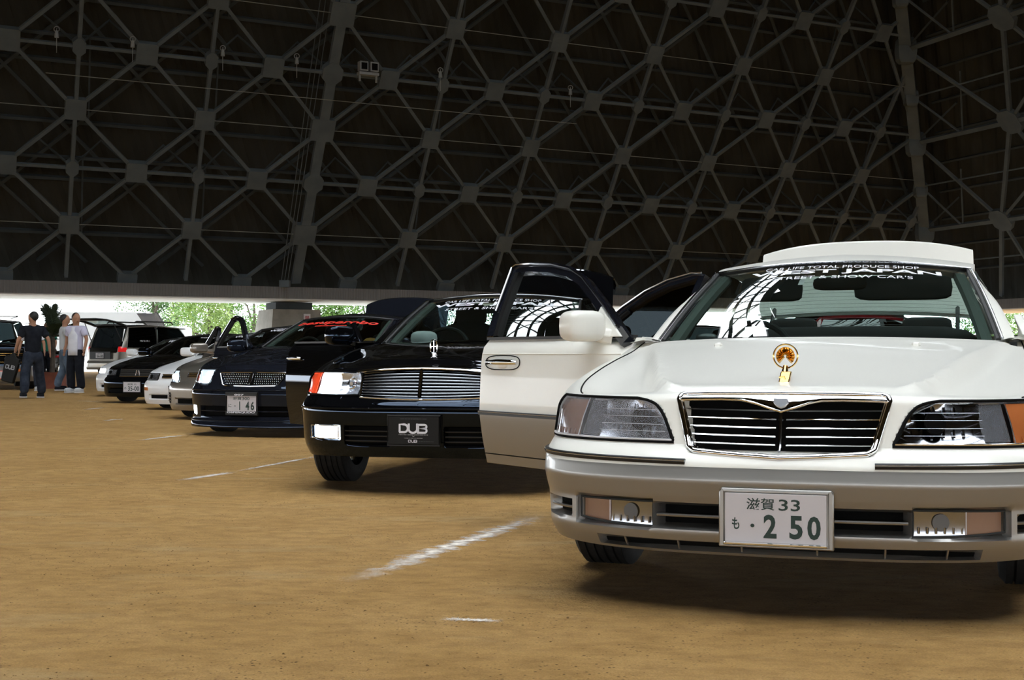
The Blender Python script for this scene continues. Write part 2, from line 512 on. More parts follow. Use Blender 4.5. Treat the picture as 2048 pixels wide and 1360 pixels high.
def ribbon(mb, fn, pts, wd, asp=1., closed=False):
    """flat stroke of even width along a 2D path (u, v); asp = width over height of the unit box"""
    n = len(pts); L_, R_ = [], []
    for i in range(n):
        a = pts[i - 1] if (i or closed) else pts[0]; b = pts[(i + 1) % n] if (i < n - 1 or closed) else pts[-1]
        dx, dy = (b[0] - a[0])*asp, b[1] - a[1]; l = math.hypot(dx, dy) or 1; nx, ny = -dy/l/asp*wd/2, dx/l*wd/2
        L_.append(fn(pts[i][0] + nx, pts[i][1] + ny)); R_.append(fn(pts[i][0] - nx, pts[i][1] - ny))
    if closed: L_.append(L_[0]); R_.append(R_[0])
    mb.grid([L_, R_])
def arc(cx, cy, rx, ry, a0, a1, n=10): return [(cx + rx*math.cos(R(lerp(a0, a1, k/n))), cy + ry*math.sin(R(lerp(a0, a1, k/n)))) for k in range(n + 1)]
def dub(mb, fn, box, asp):
    """three joined round letters D U B drawn with one even stroke"""
    u0, v0, u1, v1 = box; g = lambda u, v: fn(u0 + (u1 - u0)*u, v0 + (v1 - v0)*v); a = asp*(u1 - u0)/(v1 - v0); s = .215
    ribbon(mb, g, [(.04, .12), (.04, .90), (.18, .90)] + arc(.20, .51, .125, .39, 88, -88) + [(.18, .12), (.02, .12)], s, a)
    ribbon(mb, g, [(.355, 1.0), (.355, .45)] + arc(.50, .42, .145, .36, 180, 360) + [(.645, 1.0)], s, a)
    ribbon(mb, g, [(.64, .08), (.90, .08)] + arc(.90, .29, .075, .21, -90, 90, 8) + [(.70, .50), (.90, .50)] + arc(.90, .69, .07, .19, -90, 90, 8) + [(.64, .88)], s*.95, a)
    ribbon(mb, g, [(.68, .88), (.68, .08)], s, a)
def dashes(mb, fn, box):
    """a line of small print too fine to read"""
    u0, v0, u1, v1 = box; rnd = random.Random(int(u0*997 + v0*131)); u = u0
    while u < u1:
        w_ = min(rnd.choice((.006, .008, .012)), u1 - u)
        mb.add([fn(u, v0), fn(u + w_, v0), fn(u + w_, v1), fn(u, v1)], [(0, 1, 2, 3)]); u += w_ + rnd.choice((.004, .004, .005, .014))

def seat(root, x, y, col='seatgrey', zs=.50, rec=0):
    s = MB()
    s.ell((x, y - .12, zs), (.26, .27, .10), 16, 8, .5)
    if rec:                                   # reclined flat
        o = s.build('seat', col, root); bk = Matrix.Rotation(R(-66), 3, 'X')
        b = MB(); b.ell((x, y + .40, zs + .17), (.25, .075, .30), 16, 10, .5, mat=bk); b.build('backrest', col, o)
        h = MB(); h.ell((x, y + .76, zs + .30), (.13, .055, .085), 14, 8, .5, mat=bk); h.build('headrest', col, o); return o
    bk = Matrix.Rotation(R(-16), 3, 'X')
    o = s.build('seat', col, root)
    b = MB(); b.ell((x, y + .20, zs + .30), (.25, .075, .31), 16, 10, .5, mat=bk); b.build('backrest', col, o)
    h = MB(); h.ell((x, y + .325, zs + .67), (.13, .055, .085), 14, 8, .5, mat=bk)
    for q in (-.06, .06): h.tube([(x + q, y + .30, zs + .52), (x + q, y + .32, zs + .64)], .007, 6)
    h.build('headrest', col, o)
    return o

def greenhouse(root, g, paint, detail=1, mats=None):
    """windscreen, roof, pillars, side and rear glass. g holds centre (y, z) and corner (x, y, z) of each curve"""
    mt = dict(windshield='windshield', side='sideglass', rear='rearglass'); mt.update(mats or {})
    WB, WT = curve2(*g['wb']), curve2(*g['wt']); RT, RB = curve2(*g['rt']), curve2(*g['rb'])
    n, m = (16, 24) if detail else (8, 12)
    def W(q, v, off=0.):
        a, b = WB(q), WT(q); p = Vector(vl(a, b, v)); k = math.sin(math.pi*v)*.012
        nrm = Vector((q*.25, -(b[2] - a[2]), b[1] - a[1])).normalized()
        return p + nrm*(k + off)
    g['W'] = W
    mb = MB(); mb.grid([[W(2*j/m - 1, i/n) for j in range(m + 1)] for i in range(n + 1)])
    ws = mb.build('windshield', mt['windshield'], root, 60)
    sl = MB()
    edge = [W(-1, i/10, .004) for i in range(11)] + [W(2*j/14 - 1, 1, .004) for j in range(1, 15)] + [W(1, 1 - i/10, .004) for i in range(1, 11)]
    sl.tube(edge, .011, 6); sl.build('windshield_seal', 'trim', ws)
    if g.get('chrome'):
        ch = MB(); e2 = [Vector(p) + Vector((math.copysign(.016, p[0]) if abs(p[0]) > .55 else 0, -.008, .006)) for p in edge]
        ch.tube(e2, .005, 6); ch.build('windshield_moulding', 'darkchrome', ws)
    # rear glass
    mb = MB(); mb.grid([[vl(RB(2*j/m - 1), RT(2*j/m - 1), i/n) for j in range(m + 1)] for i in range(n + 1)])
    if not g.get('no_rear'):
        rg = mb.build('rear_window', mt['rear'], root, 60)
        if detail:
            hl = MB()
            for k in range(1, 15):
                hl.tube([Vector(vl(RB(q), RT(q), k/15.5)) + Vector((0, .002, .002)) for q in [i/5*.92 for i in range(-5, 6)]], .0007, 4)
            hl.build('defroster_line', 'lampdark', rg)
    # roof
    xs = g['rail_x']; pk = g['peak']
    wtc, rtc = g['wt'], g['rt']
    def side(t):
        a, b = wtc[1], rtc[1]
        return (lerp(a[0], b[0], t) + xs*4*t*(1 - t), lerp(a[1], b[1], t), lerp(a[2], b[2], t) + (pk[1] - .5*(a[2] + b[2]) - g.get('crown', .055))*4*t*(1 - t))
    def mid(t):
        pts = [(wtc[0][0], wtc[0][1]), (pk[0] - .35, pk[1] - .008), (pk[0], pk[1]), (rtc[0][0], rtc[0][1])]
        y = lerp(wtc[0][0], rtc[0][0], t)
        a, c = pts[0], pts[3]
        # parabola through start, peak, end
        u = (y - a[0])/(c[0] - a[0]); up = (pk[0] - a[0])/(c[0] - a[0])
        k = (pk[1] - lerp(a[1], c[1], up))/(up*(1 - up))
        return (0, y, lerp(a[1], c[1], u) + k*u*(1 - u))
    mb = MB(); mb.grid(coons(WT, RT, mid, side, 16, 10))
    mb.build('roof', paint, root, 60)
    ax0, ax1 = g['A']; cx0, cx1 = g['C']     # outer A line and C line (belt, rail)
    def rail(t):
        p = side(t); return (p[0] + g.get('rw', .036), p[1] + .03*(1 - 2*t), p[2] - .034)
    for sg in (-1, 1):
        if sg < 0: fl = lambda p: (-p[0], p[1], p[2])
        else: fl = lambda p: tuple(p)
        # roof rail and A pillar
        mb = MB()
        rows = []
        for i in range(15):
            t = i/14; a, b = side(t), rail(t); mdp = vl(a, b, .5)
            rows.append([fl(a), fl((mdp[0] + .010, mdp[1], mdp[2] + .012)), fl(b), fl((b[0] - .02, b[1], b[2] - .012))])
        mb.grid(rows); mb.build('roof_rail', paint, root, 60)
        mb = MB(); rows = []
        for i in range(11):
            t = i/10; a = W(1, t, .0); b = Vector(vl(ax0, rail(0), t)) + Vector((.02, -.01, .02))*math.sin(math.pi*t)
            mdp = (a + b)/2 + Vector((.014, -.008, .006))
            bi = b + Vector((-.03, .02, -.02))
            rows.append([fl(a), fl(mdp), fl(b), fl(bi)])
        mb.grid(rows); mb.build('front_pillar', paint, root, 60)
        if detail:
            mb = MB(); mb.tube([fl(W(.955, t, -.035)) for t in (0, .25, .5, .75, 1)], .030, 8); mb.build('pillar_lining', 'pillarlining', root)
        # C pillar
        mb = MB(); rows = []
        for i in range(9):
            t = i/8; a = vl(cx0, rail(1), t); b = vl(RB(1), RT(1), t)
            mdp = vl(a, b, .5); rows.append([fl(a), fl((mdp[0] + .018, mdp[1], mdp[2] + .01)), fl(b)])
        mb.grid(rows); mb.build('rear_pillar', g.get('cpaint', paint), root, 60)
        # B pillar and side windows
        yB = g.get('yB', 2.62); tb = (yB - ax0[1])/(cx0[1] - ax0[1])
        tr = (yB + .03 - side(0)[1])/(side(1)[1] - side(0)[1])
        b0 = vl(ax0, cx0, tb); b1 = rail(tr)
        def win(l0, l1, r0, r1, name):
            mb = MB(); mb.grid([[fl(Vector(vl(vl(l0, r0, j/8), vl(l1, r1, j/8), i/6)) + Vector((math.sin(math.pi*i/6)*.015, 0, 0))) for j in range(9)] for i in range(7)])
            mb.build(name, mt['side'], root, 60)
        skip = g.get('open', ())
        if ('front', sg) not in skip: win(ax0, rail(0), b0, b1, 'front_side_window')
        if ('rear', sg) not in skip: win((b0[0], b0[1] + .06, b0[2]), rail(tr + .05), cx0, rail(1), 'rear_side_window')
        mb = MB(); mb.grid([[fl(Vector(vl((b0[0], b0[1] + dy, b0[2]), (b1[0], b1[1] + dy, b1[2]), i/4)) + Vector((.004, 0, 0))) for dy in (-.035, .06)] for i in range(5)])
        mb.build('centre_pillar', 'trim', root)
    return W

def interior(root, L=4.9, zf=.27, zt=.90, w=.76, y0=1.50, y1=4.0, openside=()):
    mb = MB()
    mb.box((0, (y0 + y1)/2, zf), (2*w, y1 - y0, .03))
    mb.box((0, y0, (zf + zt)/2 - .02), (2*w, .03, zt - zf - .06)); mb.box((0, y1, (zf + zt)/2), (2*w, .03, zt - zf))
    mb.box((0, (y1 + L - .25)/2, .40), (2*w, L - .25 - y1, .03))
    for sg in (-1, 1):
        a = y0 if ('front', sg) not in openside else 2.66
        b = y1 if ('rear', sg) not in openside else 2.62
        if b > a + .2: mb.box((sg*w, (a + b)/2, (zf + zt)/2), (.03, b - a, zt - zf))
    # dashboard
    mb.box((0, y0 + .26, .80), (2*w - .02, .44, .16)); mb.ell((0, y0 + .42, .86), (w, .14, .06), 16, 8, .5)
    # unseen dark boxes in engine bay and underside, added to block light
    mb.box((0, .80, .46), (1.0, 1.0, .40)); mb.box((0, L/2, .245), (1.2, L - .7, .03))
    mb.build('cabin_lining', 'interior', root, 0)

def steering(root, x=-.37, y=2.02, z=.88):
    mb = MB(); a = R(62)
    ring = [(x + .185*math.cos(k*math.pi/12), y + .185*math.sin(k*math.pi/12)*math.cos(a), z + .185*math.sin(k*math.pi/12)*math.sin(a)) for k in range(24)]
    mb.tube(ring, .016, 8, closed=True); mb.ell((x, y - .02, z), (.07, .04, .06)); 
    for k in (0, 8, 16): mb.tube([ring[k + 1], (x, y, z)], .014, 6)
    mb.tube([(x, y, z), (x, y - .35, z - .12)], .03, 8)
    mb.build('steering_wheel', 'interior', root)

def mirror_shell(parent, c, col, sg=-1, w=.115, h=.073, d=.075, foot=None):
    mb = MB(); mb.ell(c, (w, d, h), 22, 12, .55)
    o = mb.build('door_mirror', col, parent, 60)
    if foot is not None:
        f = MB(); f.prism(foot, (sg*.035, 0, 0)); f.tube([Vector(foot[0]).lerp(Vector(foot[1]), .4), Vector(c) - Vector((sg*w*.7, 0, h*.55))], [.045, .030], 8)
        f.build('mirror_foot', col, o, 40, .004)
    gl = MB(); gl.ell((c[0], c[1] + d*.78, c[2]), (w*.82, .02, h*.78), 18, 8, .5); gl.build('mirror_glass', 'chrome', o)
    return o

def open_door(root, sh, y0, y1, sg, ang, paint, frame, z0=.27, zbelt=.93, winpts=None, glassmat='doorglass', handle=None, mirror=None, name='front_door', moulding=None, step=True, hx=None):
    """a door built shut on the body side, then swung out about its front edge"""
    yy = [lerp(y0, y1, k/14) for k in range(15)]
    zz = [lerp(z0, zbelt, k/16) for k in range(17)]
    hx = hx if hx is not None else sg*(abs(sh.S(sh.s_of_y(y0), .6)[0]) - .03)
    piv = Vector((hx, y0, 0))
    mb = MB(); out = []
    for z in zz:
        row = []
        for y in yy:
            d = sh.s_of_y(y); zt = sh.base(d)[2]
            p = Vector(sh.S(d, min(z, zt))); p.x *= sg; p.z = z
            # rear edge of the door shut line bows back around the wheel arch side
            row.append(p - piv)
        out.append(row)
    mb.grid(out)
    inn = [[p + Vector((-sg*.055, 0, 0)) for p in r] for r in out]
    mb.grid(inn)
    edge = rim(out); e2 = rim(inn)
    mb.grid([edge + [edge[0]], e2 + [e2[0]]])
    d = mb.build(name, paint, root, 40, loc=piv, rz=R(ang)*(1 if sg < 0 else -1))
    def wp(y, z):
        t = (z - .935)/.31
        return Vector((sg*(.825 - .13*t - .03*t*t), y, z)) - piv
    if winpts:
        fr = MB(); path = [wp(*q) for q in winpts]
        fr.tube(path, 1., prof=[(-.028, -.022), (.028, -.022), (.028, .022), (-.028, .022)], up=(sg, 0, .5))
        fr.build('window_frame', frame, d, 30)
        rs = MB(); ins = Vector((0, -.045, 0)); rs.tube([p + ins for p in path[:3]], 1., prof=[(-.018, -.018), (.018, -.018), (.018, .018), (-.018, .018)], up=(sg, 0, .5)); rs.build('window_channel', 'trim', d, 30)
        ch = MB(); ch.tube([p + Vector((sg*.022, 0, .026)) for p in path[1:-1]], .006, 6); ch.build('frame_moulding', 'darkchrome', d)
        if glassmat:
            gl = MB(); c = sum((Vector(p) for p in path), Vector())/len(path)
            gl.add(list(path), [tuple(range(len(path)))]); gl.build('window_glass', glassmat, d, 0)
    bs = MB(); bs.tube([out[-1][0] + Vector((sg*.006, 0, .004)), out[-1][7] + Vector((sg*.006, 0, .004)), out[-1][14] + Vector((sg*.006, 0, .004))], 1., prof=[(-.014, -.006), (.014, -.006), (.014, .008), (-.014, .008)]); bs.build('belt_moulding', 'trim', d)
    def on(y, z, o=0.):
        p = Vector(sh.S(sh.s_of_y(y), z, o)); p.x *= sg; return p - piv
    if moulding:
        m_ = MB(); m_.tube([on(lerp(y0 + .01, y1 - .005, k/10), moulding, .004) for k in range(11)], 1., prof=[(-.008, -.011), (.006, -.011), (.006, .011), (-.008, .011)], up=(0, 0, 1)); m_.build('side_moulding', 'trim', d)
        m2 = MB(); m2.tube([on(lerp(y0 + .01, y1 - .005, k/10), moulding + .004, .011) for k in range(11)], .0035, 6); m2.build('moulding_strip', 'darkchrome', d)
    if step:
        m_ = MB(); m_.tube([on(lerp(y0 + .01, y1 - .005, k/10), z0 + .050, .001) for k in range(11)], .003, 5); m_.build('sill_gap', 'seam', d)
        m_ = MB(); m_.tube([on(lerp(y0 + .01, y1 - .005, k/10), zbelt - .075, .0) for k in range(11)], .0035, 5); m_.build('crease_line', paint, d)
    if handle:
        hy, hz, w, h = handle[:4]
        if len(handle) > 4:
            e = MB(); lp = []
            for k in range(28):
                a = 2*math.pi*k/28; cx, cz = math.copysign(abs(math.cos(a))**.55, math.cos(a)), math.copysign(abs(math.sin(a))**.75, math.sin(a))
                lp.append(on(hy + cx*w*.56, hz + cz*h*.56, .003))
            e.tube(lp, .0028, 5, closed=True); e.build('handle_surround', 'seam', d)
            e = MB(); e.ell(on(hy, hz - .012, .002), (.004, w*.17, h*.30), 16, 8); e.build('handle_recess', handle[4], d)
        q = MB(); q.tube([on(hy - w*.46, hz, .006), on(hy - w*.40, hz + .002, .022), on(hy, hz + .003, .030), on(hy + w*.40, hz + .002, .022), on(hy + w*.46, hz, .006)], [.010, h*.22, h*.25, h*.22, .010], 10)
        q.build('door_handle', 'chrome', d)
    if mirror:
        mc, mcol, dim = mirror[:3]
        c = Vector(mc) - piv
        ft = [wp(y0 + .04, zbelt + .004), wp(y0 + .30, zbelt + .004), wp(y0 + .27, zbelt + .15)]
        mirror_shell(d, c, mcol, sg, *dim, foot=[ft[0], ft[1], ft[2]])
    return d

def lid(root, y, z, w, h, paint, thick=.10, lean=.30, name='trunk_lid', arch=0., x0=0.):
    """raised boot lid seen from the front: outer skin forwards, rear face folded on top"""
    mb = MB(); rows = []
    for i in range(13):
        v = i/12; row = []
        for j in range(21):
            q = j/10 - 1
            ww = w*(1 - .02*v)
            zz = z + h*v*(1 - .10*abs(q)**3) - .02*q*q*v + arch*(1 - q*q)*(1 - v); yy = y + lean*v - .05*(1 - q*q)*v + .02*abs(q)**4
            row.append((q*ww, yy, zz))
        rows.append(row)
    tp = rows[-1]
    e1 = [(p[0]*.998, p[1] + .03, p[2] + .012) for p in tp]; e2 = [(p[0]*.99, p[1] + .22, p[2] - .05) for p in tp]; e3 = [(p[0]*.97, p[1] + .21, p[2] - .09) for p in tp]
    rows += [e1, e2, e3]
    rows = [[(p[0] + x0, p[1], p[2]) for p in r] for r in rows]
    mb.grid(rows)
    bk = [[(p[0]*.97, p[1] + .05, p[2] - .02) for p in r] for r in rows[:13]]
    mb.grid(bk)
    for col in (0, 20):
        mb.grid([[r[col] for r in rows[:13]], [r[col] for r in bk]])
    o = mb.build(name, paint, root, 35)
    return o
# ------------------------------------------------------------------ shared front details
def box_pocket(l, r, z0, z1, e=.012):
    """soft-edged rectangular opening in s, z"""
    def f(d, z):
        return min(sstep(l, l + e, d), 1 - sstep(r - e, r, d), sstep(z0, z0 + e*.8, z), 1 - sstep(z1 - e*.8, z1, z))
    return f
def lr_pocket(lr, z0, z1, e=.012):
    def f(d, z):
        if z < z0 or z > z1: return 0
        l, r = lr(z)
        return min(sstep(l, l + e, d), 1 - sstep(r - e, r, d), sstep(z0, z0 + e*.8, z), 1 - sstep(z1 - e*.8, z1, z))
    return f
def conform(sh, pts, off, side=1):
    """(x, z) outline -> points on the front surface"""
    return [sh.S(side*sh.s_of_x(x) if x >= 0 else -side*sh.s_of_x(-x), z, off) for x, z in pts]
def shade_patch(mb, sh, lr, z0, z1, side, off, n=10, m=16, mi=0): mb.grid(region(sh, lr, z0, z1, side, off, n, m), mi)
def place(root, O, psi): root.location = (O[0], O[1], 0); root.rotation_euler = (0, 0, -R(psi))

SHOP = [('CAR LIFE TOTAL PRODUCE SHOP', -.76, .93, .76, .985, .0, 0.), ('WEST JAPAN', -1., .862, 1., .918, .028, 0.), ("STREET & SHOW CAR'S", -.62, .81, .66, .85, .0, 0.)]
def screen_text(root, W, half, dx=0., lines=SHOP, ink='white_ink', zoff=.0016, v0=0., name='windshield_lettering', parent=None):
    mb = MB()
    for s, u0, a, u1, b, bold, sl in lines:
        put_text(mb, s, lambda u, v: W(u, v + v0, zoff), (u0*half + dx, a, u1*half + dx, b), bold, 0, sl)
    mb.build(name, ink, parent or root, 0, merge=False)

def hood_panel(root, sh, ic, iw, cowl, mid, paint, bump, n=26, m=18, gap=True, name='hood'):
    s0, s1 = ic, iw
    F = lambda q: sh.top(q*s0); S = lambda t: sh.top(lerp(s0, s1, t)); e = S(1)
    C = lambda q: (e[0]*q, lerp(cowl[0], e[1], q**2.4), lerp(cowl[1], e[2], q**2.2))
    f0 = F(0); mp = [(0, f0[1], f0[2])] + [(0,) + tuple(p) for p in mid] + [(0, cowl[0], cowl[1])]
    ys = [p[1] for p in mp]
    cm = catmull([p[1:] for p in mp], 12)
    def Mc(t):
        i = min(int(t*(len(cm) - 1)), len(cm) - 2); u = t*(len(cm) - 1) - i; p = vl(cm[i], cm[i+1], u)
        return (0, p[0], p[1])
    rows = coons(F, C, Mc, S, n, m, bump)
    mb = MB(); mb.grid(rows)
    h = mb.build(name, paint, root, 50)
    if gap:
        for sg in (-1, 1):
            g = MB(); g.tube([(sg*(abs(p[0]) - .004), p[1], p[2] + .0012) for p in (S(k/30) for k in range(31))], .0032, 5); g.build('panel_gap', 'seam', h)
    return h, rows

def surf_z(rows, x, y):
    """height of a hood grid near x, y"""
    b = min((p for r in rows for p in r), key=lambda p: (p[0] - x)**2 + (p[1] - y)**2); return b[2]

# ------------------------------------------------------------------ the pearl white saloon in front
def white_saloon():
    root = thing('white_sedan', 'pearl white sedan with chrome grille and open door, nearest the camera', 'car')
    ctrl = [(0, 0, .725), (.30, .012, .722), (.50, .045, .715), (.66, .105, .71), (.79, .205, .707), (.868, .335, .706), (.902, .52, .725), (.912, .80, .775),
            (.914, 1.10, .820), (.914, 1.40, .858), (.914, 1.62, .900), (.912, 1.80, .930), (.91, 2.5, .938), (.905, 3.5, .95), (.89, 4.3, .96), (.83, 4.68, .95), (.6, 4.88, .93), (0, 4.95, .93)]
    front = [(.19, .05), (.215, .03), (.245, .012), (.27, .004), (.285, .006), (.37, .006), (.385, .0), (.44, -.012), (.49, -.004), (.515, .012), (.535, .035), (.552, .062), (.60, .078), (.70, .112), (.80, .14)]
    side = [(.19, .085), (.25, .060), (.30, .045), (.42, .018), (.545, 0.), (.70, .006), (.80, .012), (.95, .03)]
    rear = [(.19, .04), (.30, 0), (.5, -.01), (.56, .04), (.95, .09)]
    zb = [(0, .198), (.5, .222), (1.25, .23), (3.2, .23), (4.2, .24), (5, .27)]
    sh = Shell(ctrl, front, side, rear, zb, bt=.553, bty=.56, wheels=(1.02, 3.82))
    sx = sh.s_of_x
    s_out = sh.s_of_y(.475)
    xin = [(.55, .352), (.60, .378), (.64, .400), (.665, .420), (.682, .440), (.694, .470), (.700, .52)]
    HL = lambda z: (sx(interp(xin, z)), s_out)
    HZ = (.560, .699)
    xg = [(.53, .292), (.548, .308), (.70, .352)]
    GR = lambda z: (-.02, sx(interp(xg, z)))
    intake = lambda a, b, z0, z1: box_pocket(sx(a), sx(b), z0, z1, .01)
    pockets = [(lr_pocket(HL, *HZ), .075), (lr_pocket(GR, .527, .705), .085), (intake(.150, .402, .283, .362), .08), (intake(.408, .700, .278, .372), .05),
               (box_pocket(sx(.722), sx(.722) + .19, .292, .352, .01), .05), (box_pocket(-.05, sx(.62), .213, .240, .008), .045)]
    cut = lambda x, y, z: x < 0 and 1.60 < y < 3.66 and z > .275
    body, fb, rb = wall(sh, root, ['white_side', 'white_bumper'], pockets, cut, .0105, (40, 28))
    # hood
    def bump(x, y, q, t):
        cr = lerp(.365, .74, t**.9); a = abs(x)
        return sstep(0, .10, t)*(1 - .55*t)*(.014*(1 - sstep(cr - .005, cr + .050, a)) + .019*math.exp(-((a - cr + .005)/.026)**2)) * (1 - sstep(.9, 1., t)) - .034*sstep(.03, .2, t)*(1 - sstep(.65, 1, t))*sstep(cr - .005, cr + .07, a)*(1 - sstep(.72, 1., q))
    h, hr = hood_panel(root, sh, sh.cs[5], sh.cs[10], (1.43, .922), [(.36, .748), (.80, .822), (1.15, .882)], 'white', bump, 40, 30)
    for x in (-.39, .39):
        nz = MB(); nz.ell((x, 1.20, surf_z(hr, x, 1.20) + .006), (.018, .018, .011), 14, 8); nz.box((x, 1.185, surf_z(hr, x, 1.20) + .004), (.02, .02, .012)); nz.build('washer_nozzle', 'white', h)
    # ornament
    zo = surf_z(hr, -.02, .36); ox, oy = -.02, .36
    b = MB(); b.prism([(ox - .017, oy - .045, zo - .012), (ox + .019, oy - .045, zo - .012), (ox + .024, oy - .01, zo + .030), (ox - .012, oy - .01, zo + .030)], (0, .035, 0))
    om = b.build('hood_ornament', 'gold', root, 30, .004)
    b = MB(); b.tube([(ox - .012, oy - .05, zo + .010), (ox + .006, oy - .05, zo + .012), (ox + .006, oy - .05, zo + .003)], .0032, 6); b.tube([(ox + .0, oy, zo + .02), (ox + .002, oy + .012, zo + .048)], [.013, .009], 10); b.build('ornament_stem', 'gold', om); b = MB()
    fan = []
    for i in range(5):
        r = [.004, .014, .024, .030, .032][i]
        fan.append([(ox + .002 + r*math.cos(R(-50 + k*280/28)), oy + .012 - .006*(k % 2) - .006*(i < 3), zo + .082 + r*math.sin(R(-50 + k*280/28))) for k in range(29)])
    b.grid(fan); b.build('ornament_shell', 'gold', om, 30, solid=.004)
    b = MB(); b.tube([(ox + .002 + .041*math.cos(k*math.pi/20), oy + .012, zo + .082 + .041*math.sin(k*math.pi/20)) for k in range(40)], .0028, 8, closed=True)
    b.build('ornament_ring', 'gold', om)
    # grille
    full = lambda z: (-sx(interp(xg, z) + .014), sx(interp(xg, z) + .014))
    mb = MB(); mb.grid(region(sh, full, .518, .712, 1, -.072, 8, 24)); gr = mb.build('grille', 'cavity', root, 60)
    ol = [(-.300, .548), (-.352, .700), (-.346, .713), (-.325, .719), (0, .722), (.325, .719), (.346, .713), (.352, .700), (.300, .548), (.275, .535), (.15, .527), (0, .520), (-.15, .527), (-.275, .535)]
    def dens(o, k=4): return [vl(o[i], o[(i+1) % len(o)], j/k) for i in range(len(o)) for j in range(k)]
    mb = MB(); mb.tube(conform(sh, dens(ol), .004), .0095, 8, closed=True)
    mb.tube(conform(sh, [(x*.965, lerp(.62, z, .955)) for x, z in dens(ol)], -.002), .0045, 6, closed=True)
    top_in = [(.348, .698), (.30, .700), (.20, .702), (.13, .700), (.09, .691), (.045, .676), (0, .664)]
    top_in = top_in + [(-x, z) for x, z in top_in[-2::-1]]
    rows = [conform(sh, [(x, lerp(.716, z, k/3)) for x, z in top_in], .006 + .004*math.sin(math.pi*k/3)) for k in range(4)]
    mb.grid(rows); mb.build('grille_surround', 'chrome', gr, 50)
    mb = MB(); mb.tube(conform(sh, [(x, z - .001) for x, z in top_in], .008), .0042, 6); mb.build('grille_brow', 'chrome', gr)
    mb = MB(); mb.prism(conform(sh, [(-.026, .707), (.026, .707), (.028, .693), (.014, .680), (0, .675), (-.014, .680), (-.028, .693)], .012), (0, -.005, 0)); mb.build('grille_emblem', 'reflector', gr, 30, .003)
    for k in range(5):
        z = .664 - .0272*k; xm = interp(xg, z) - .006
        for sg in (-1, 1):
            mb = MB(); mb.tube(conform(sh, [(sg*lerp(.020, xm, i/10), z + .004*i/10) for i in range(11)][::sg], -.020), 1., prof=[(-.016, -.0016), (.003, -.0019), (.0050, .0004), (.0032, .0024), (-.016, .0018)], up=(0, 0, 1)); mb.build('grille_bar', 'chrome', gr, 30)
    mb = MB(); mb.tube(conform(sh, [(0, .654), (0, .56), (0, .538)], -.006), [.0075, .0065, .0055], 8); mb.build('grille_centre_bar', 'darkchrome', gr)
    # head lamps
    for sg in (-1, 1):
        clear = sg > 0
        mb = MB(); mb.grid(region(sh, lambda z: (HL(z)[0] - .012, s_out + .012), .552, .704, sg, lambda a, b: -.058 + .03*abs(2*b - 1)**4, 10, 40)); hd = mb.build('headlight', 'lampdark', root, 50)
        s1, s2, s3 = sx(.50), sx(.66), sx(.76)
        rf = MB(); l0 = lambda z: (HL(z)[0] + .012, s2)
        rf.grid(region(sh, l0, .566, .692, sg, lambda a, b: -.044 + .028*abs(2*a - 1)**3 + .012*abs(2*b - 1)**2, 14, 26))
        # stepped facets of the reflector
        for k in range(7):
            d = lerp(sx(.42), s2 - .03, k/6)
            rf.tube([sh.S(sg*d, z, -.030) for z in (.585, .61)], .004, 5); rf.tube([sh.S(sg*(d + .012), z, -.030) for z in (.655, .68)], .003, 5)
        rf.build('lamp_reflector', 'darkchrome' if clear else 'reflector', hd, 40)
        bl = MB(); cb = sx(.50)
        bl.tube([sh.S(sg*(cb + .034*math.cos(k*math.pi/12)), .632 + .034*math.sin(k*math.pi/12), -.012) for k in range(24)], .004, 6, closed=True)
        bl.add([sh.S(sg*(cb + .032*math.cos(k*math.pi/12)), .632 + .032*math.sin(k*math.pi/12), -.014) for k in range(24)], [tuple(range(24))]); bl.build('bulb_shield', 'cavity', hd)
        fl = MB()
        for k in range(14):
            d = lerp(s2 + .002, s3 - .012, k/13); fl.tube([sh.S(sg*d, .572, -.014), sh.S(sg*d, .632, -.018), sh.S(sg*d, .688, -.02)], .0045, 6)
        fl.grid(region(sh, lambda z: (s2 - .006, s3), .566, .693, sg, -.026, 3, 8)); fl.build('side_reflector', 'reflector', hd, 40)
        ts = MB(); ts.grid(region(sh, lambda z: (s3 + .004, s_out - .006), .566, .690, sg, lambda a, b: -.012 + .006*math.sin(math.pi*b), 8, 12))
        for k in range(9): d = lerp(s3 + .01, s_out - .02, k/8); ts.tube([sh.S(sg*d, .57, -.006), sh.S(sg*d, .588, -.006)], .003, 5)
        t = ts.build('turn_signal', 'amber' if clear else 'amber_fade', hd); t['label'] = 'amber turn signal'
        ln = MB(); ln.grid(region(sh, HL, HZ[0], HZ[1], sg, .0, 14, 50)); lens = ln.build('lamp_lens', 'lens_clear' if clear else 'lens', hd, 60)
        fi = MB()
        for z in (.592, .615, .640, .663): fi.tube([sh.S(sg*lerp(HL(z)[0] + .02, s2, k/10), z, -.003) for k in range(11)], .0008, 4)
        fi.tube([sh.S(sg*s3, z, -.001) for z in (.563, .63, .696)], .002, 5); fi.build('lens_rib', 'reflector' if clear else 'haze_lens', lens)
        br = MB(); br.tube([sh.S(sg*lerp(HL(.565)[0] + .004, s_out - .01, k/20), .565, .003) for k in range(21)], .004, 6); br.build('lamp_bottom_trim', 'chrome' if clear else 'haze_lens', hd)
        sl = MB(); sl.tube(rim(region(sh, HL, HZ[0] - .001, HZ[1] + .002, sg, .0015, 24, 40)), .0052, 6, closed=True); sl.build('lamp_seal', 'seam', hd)
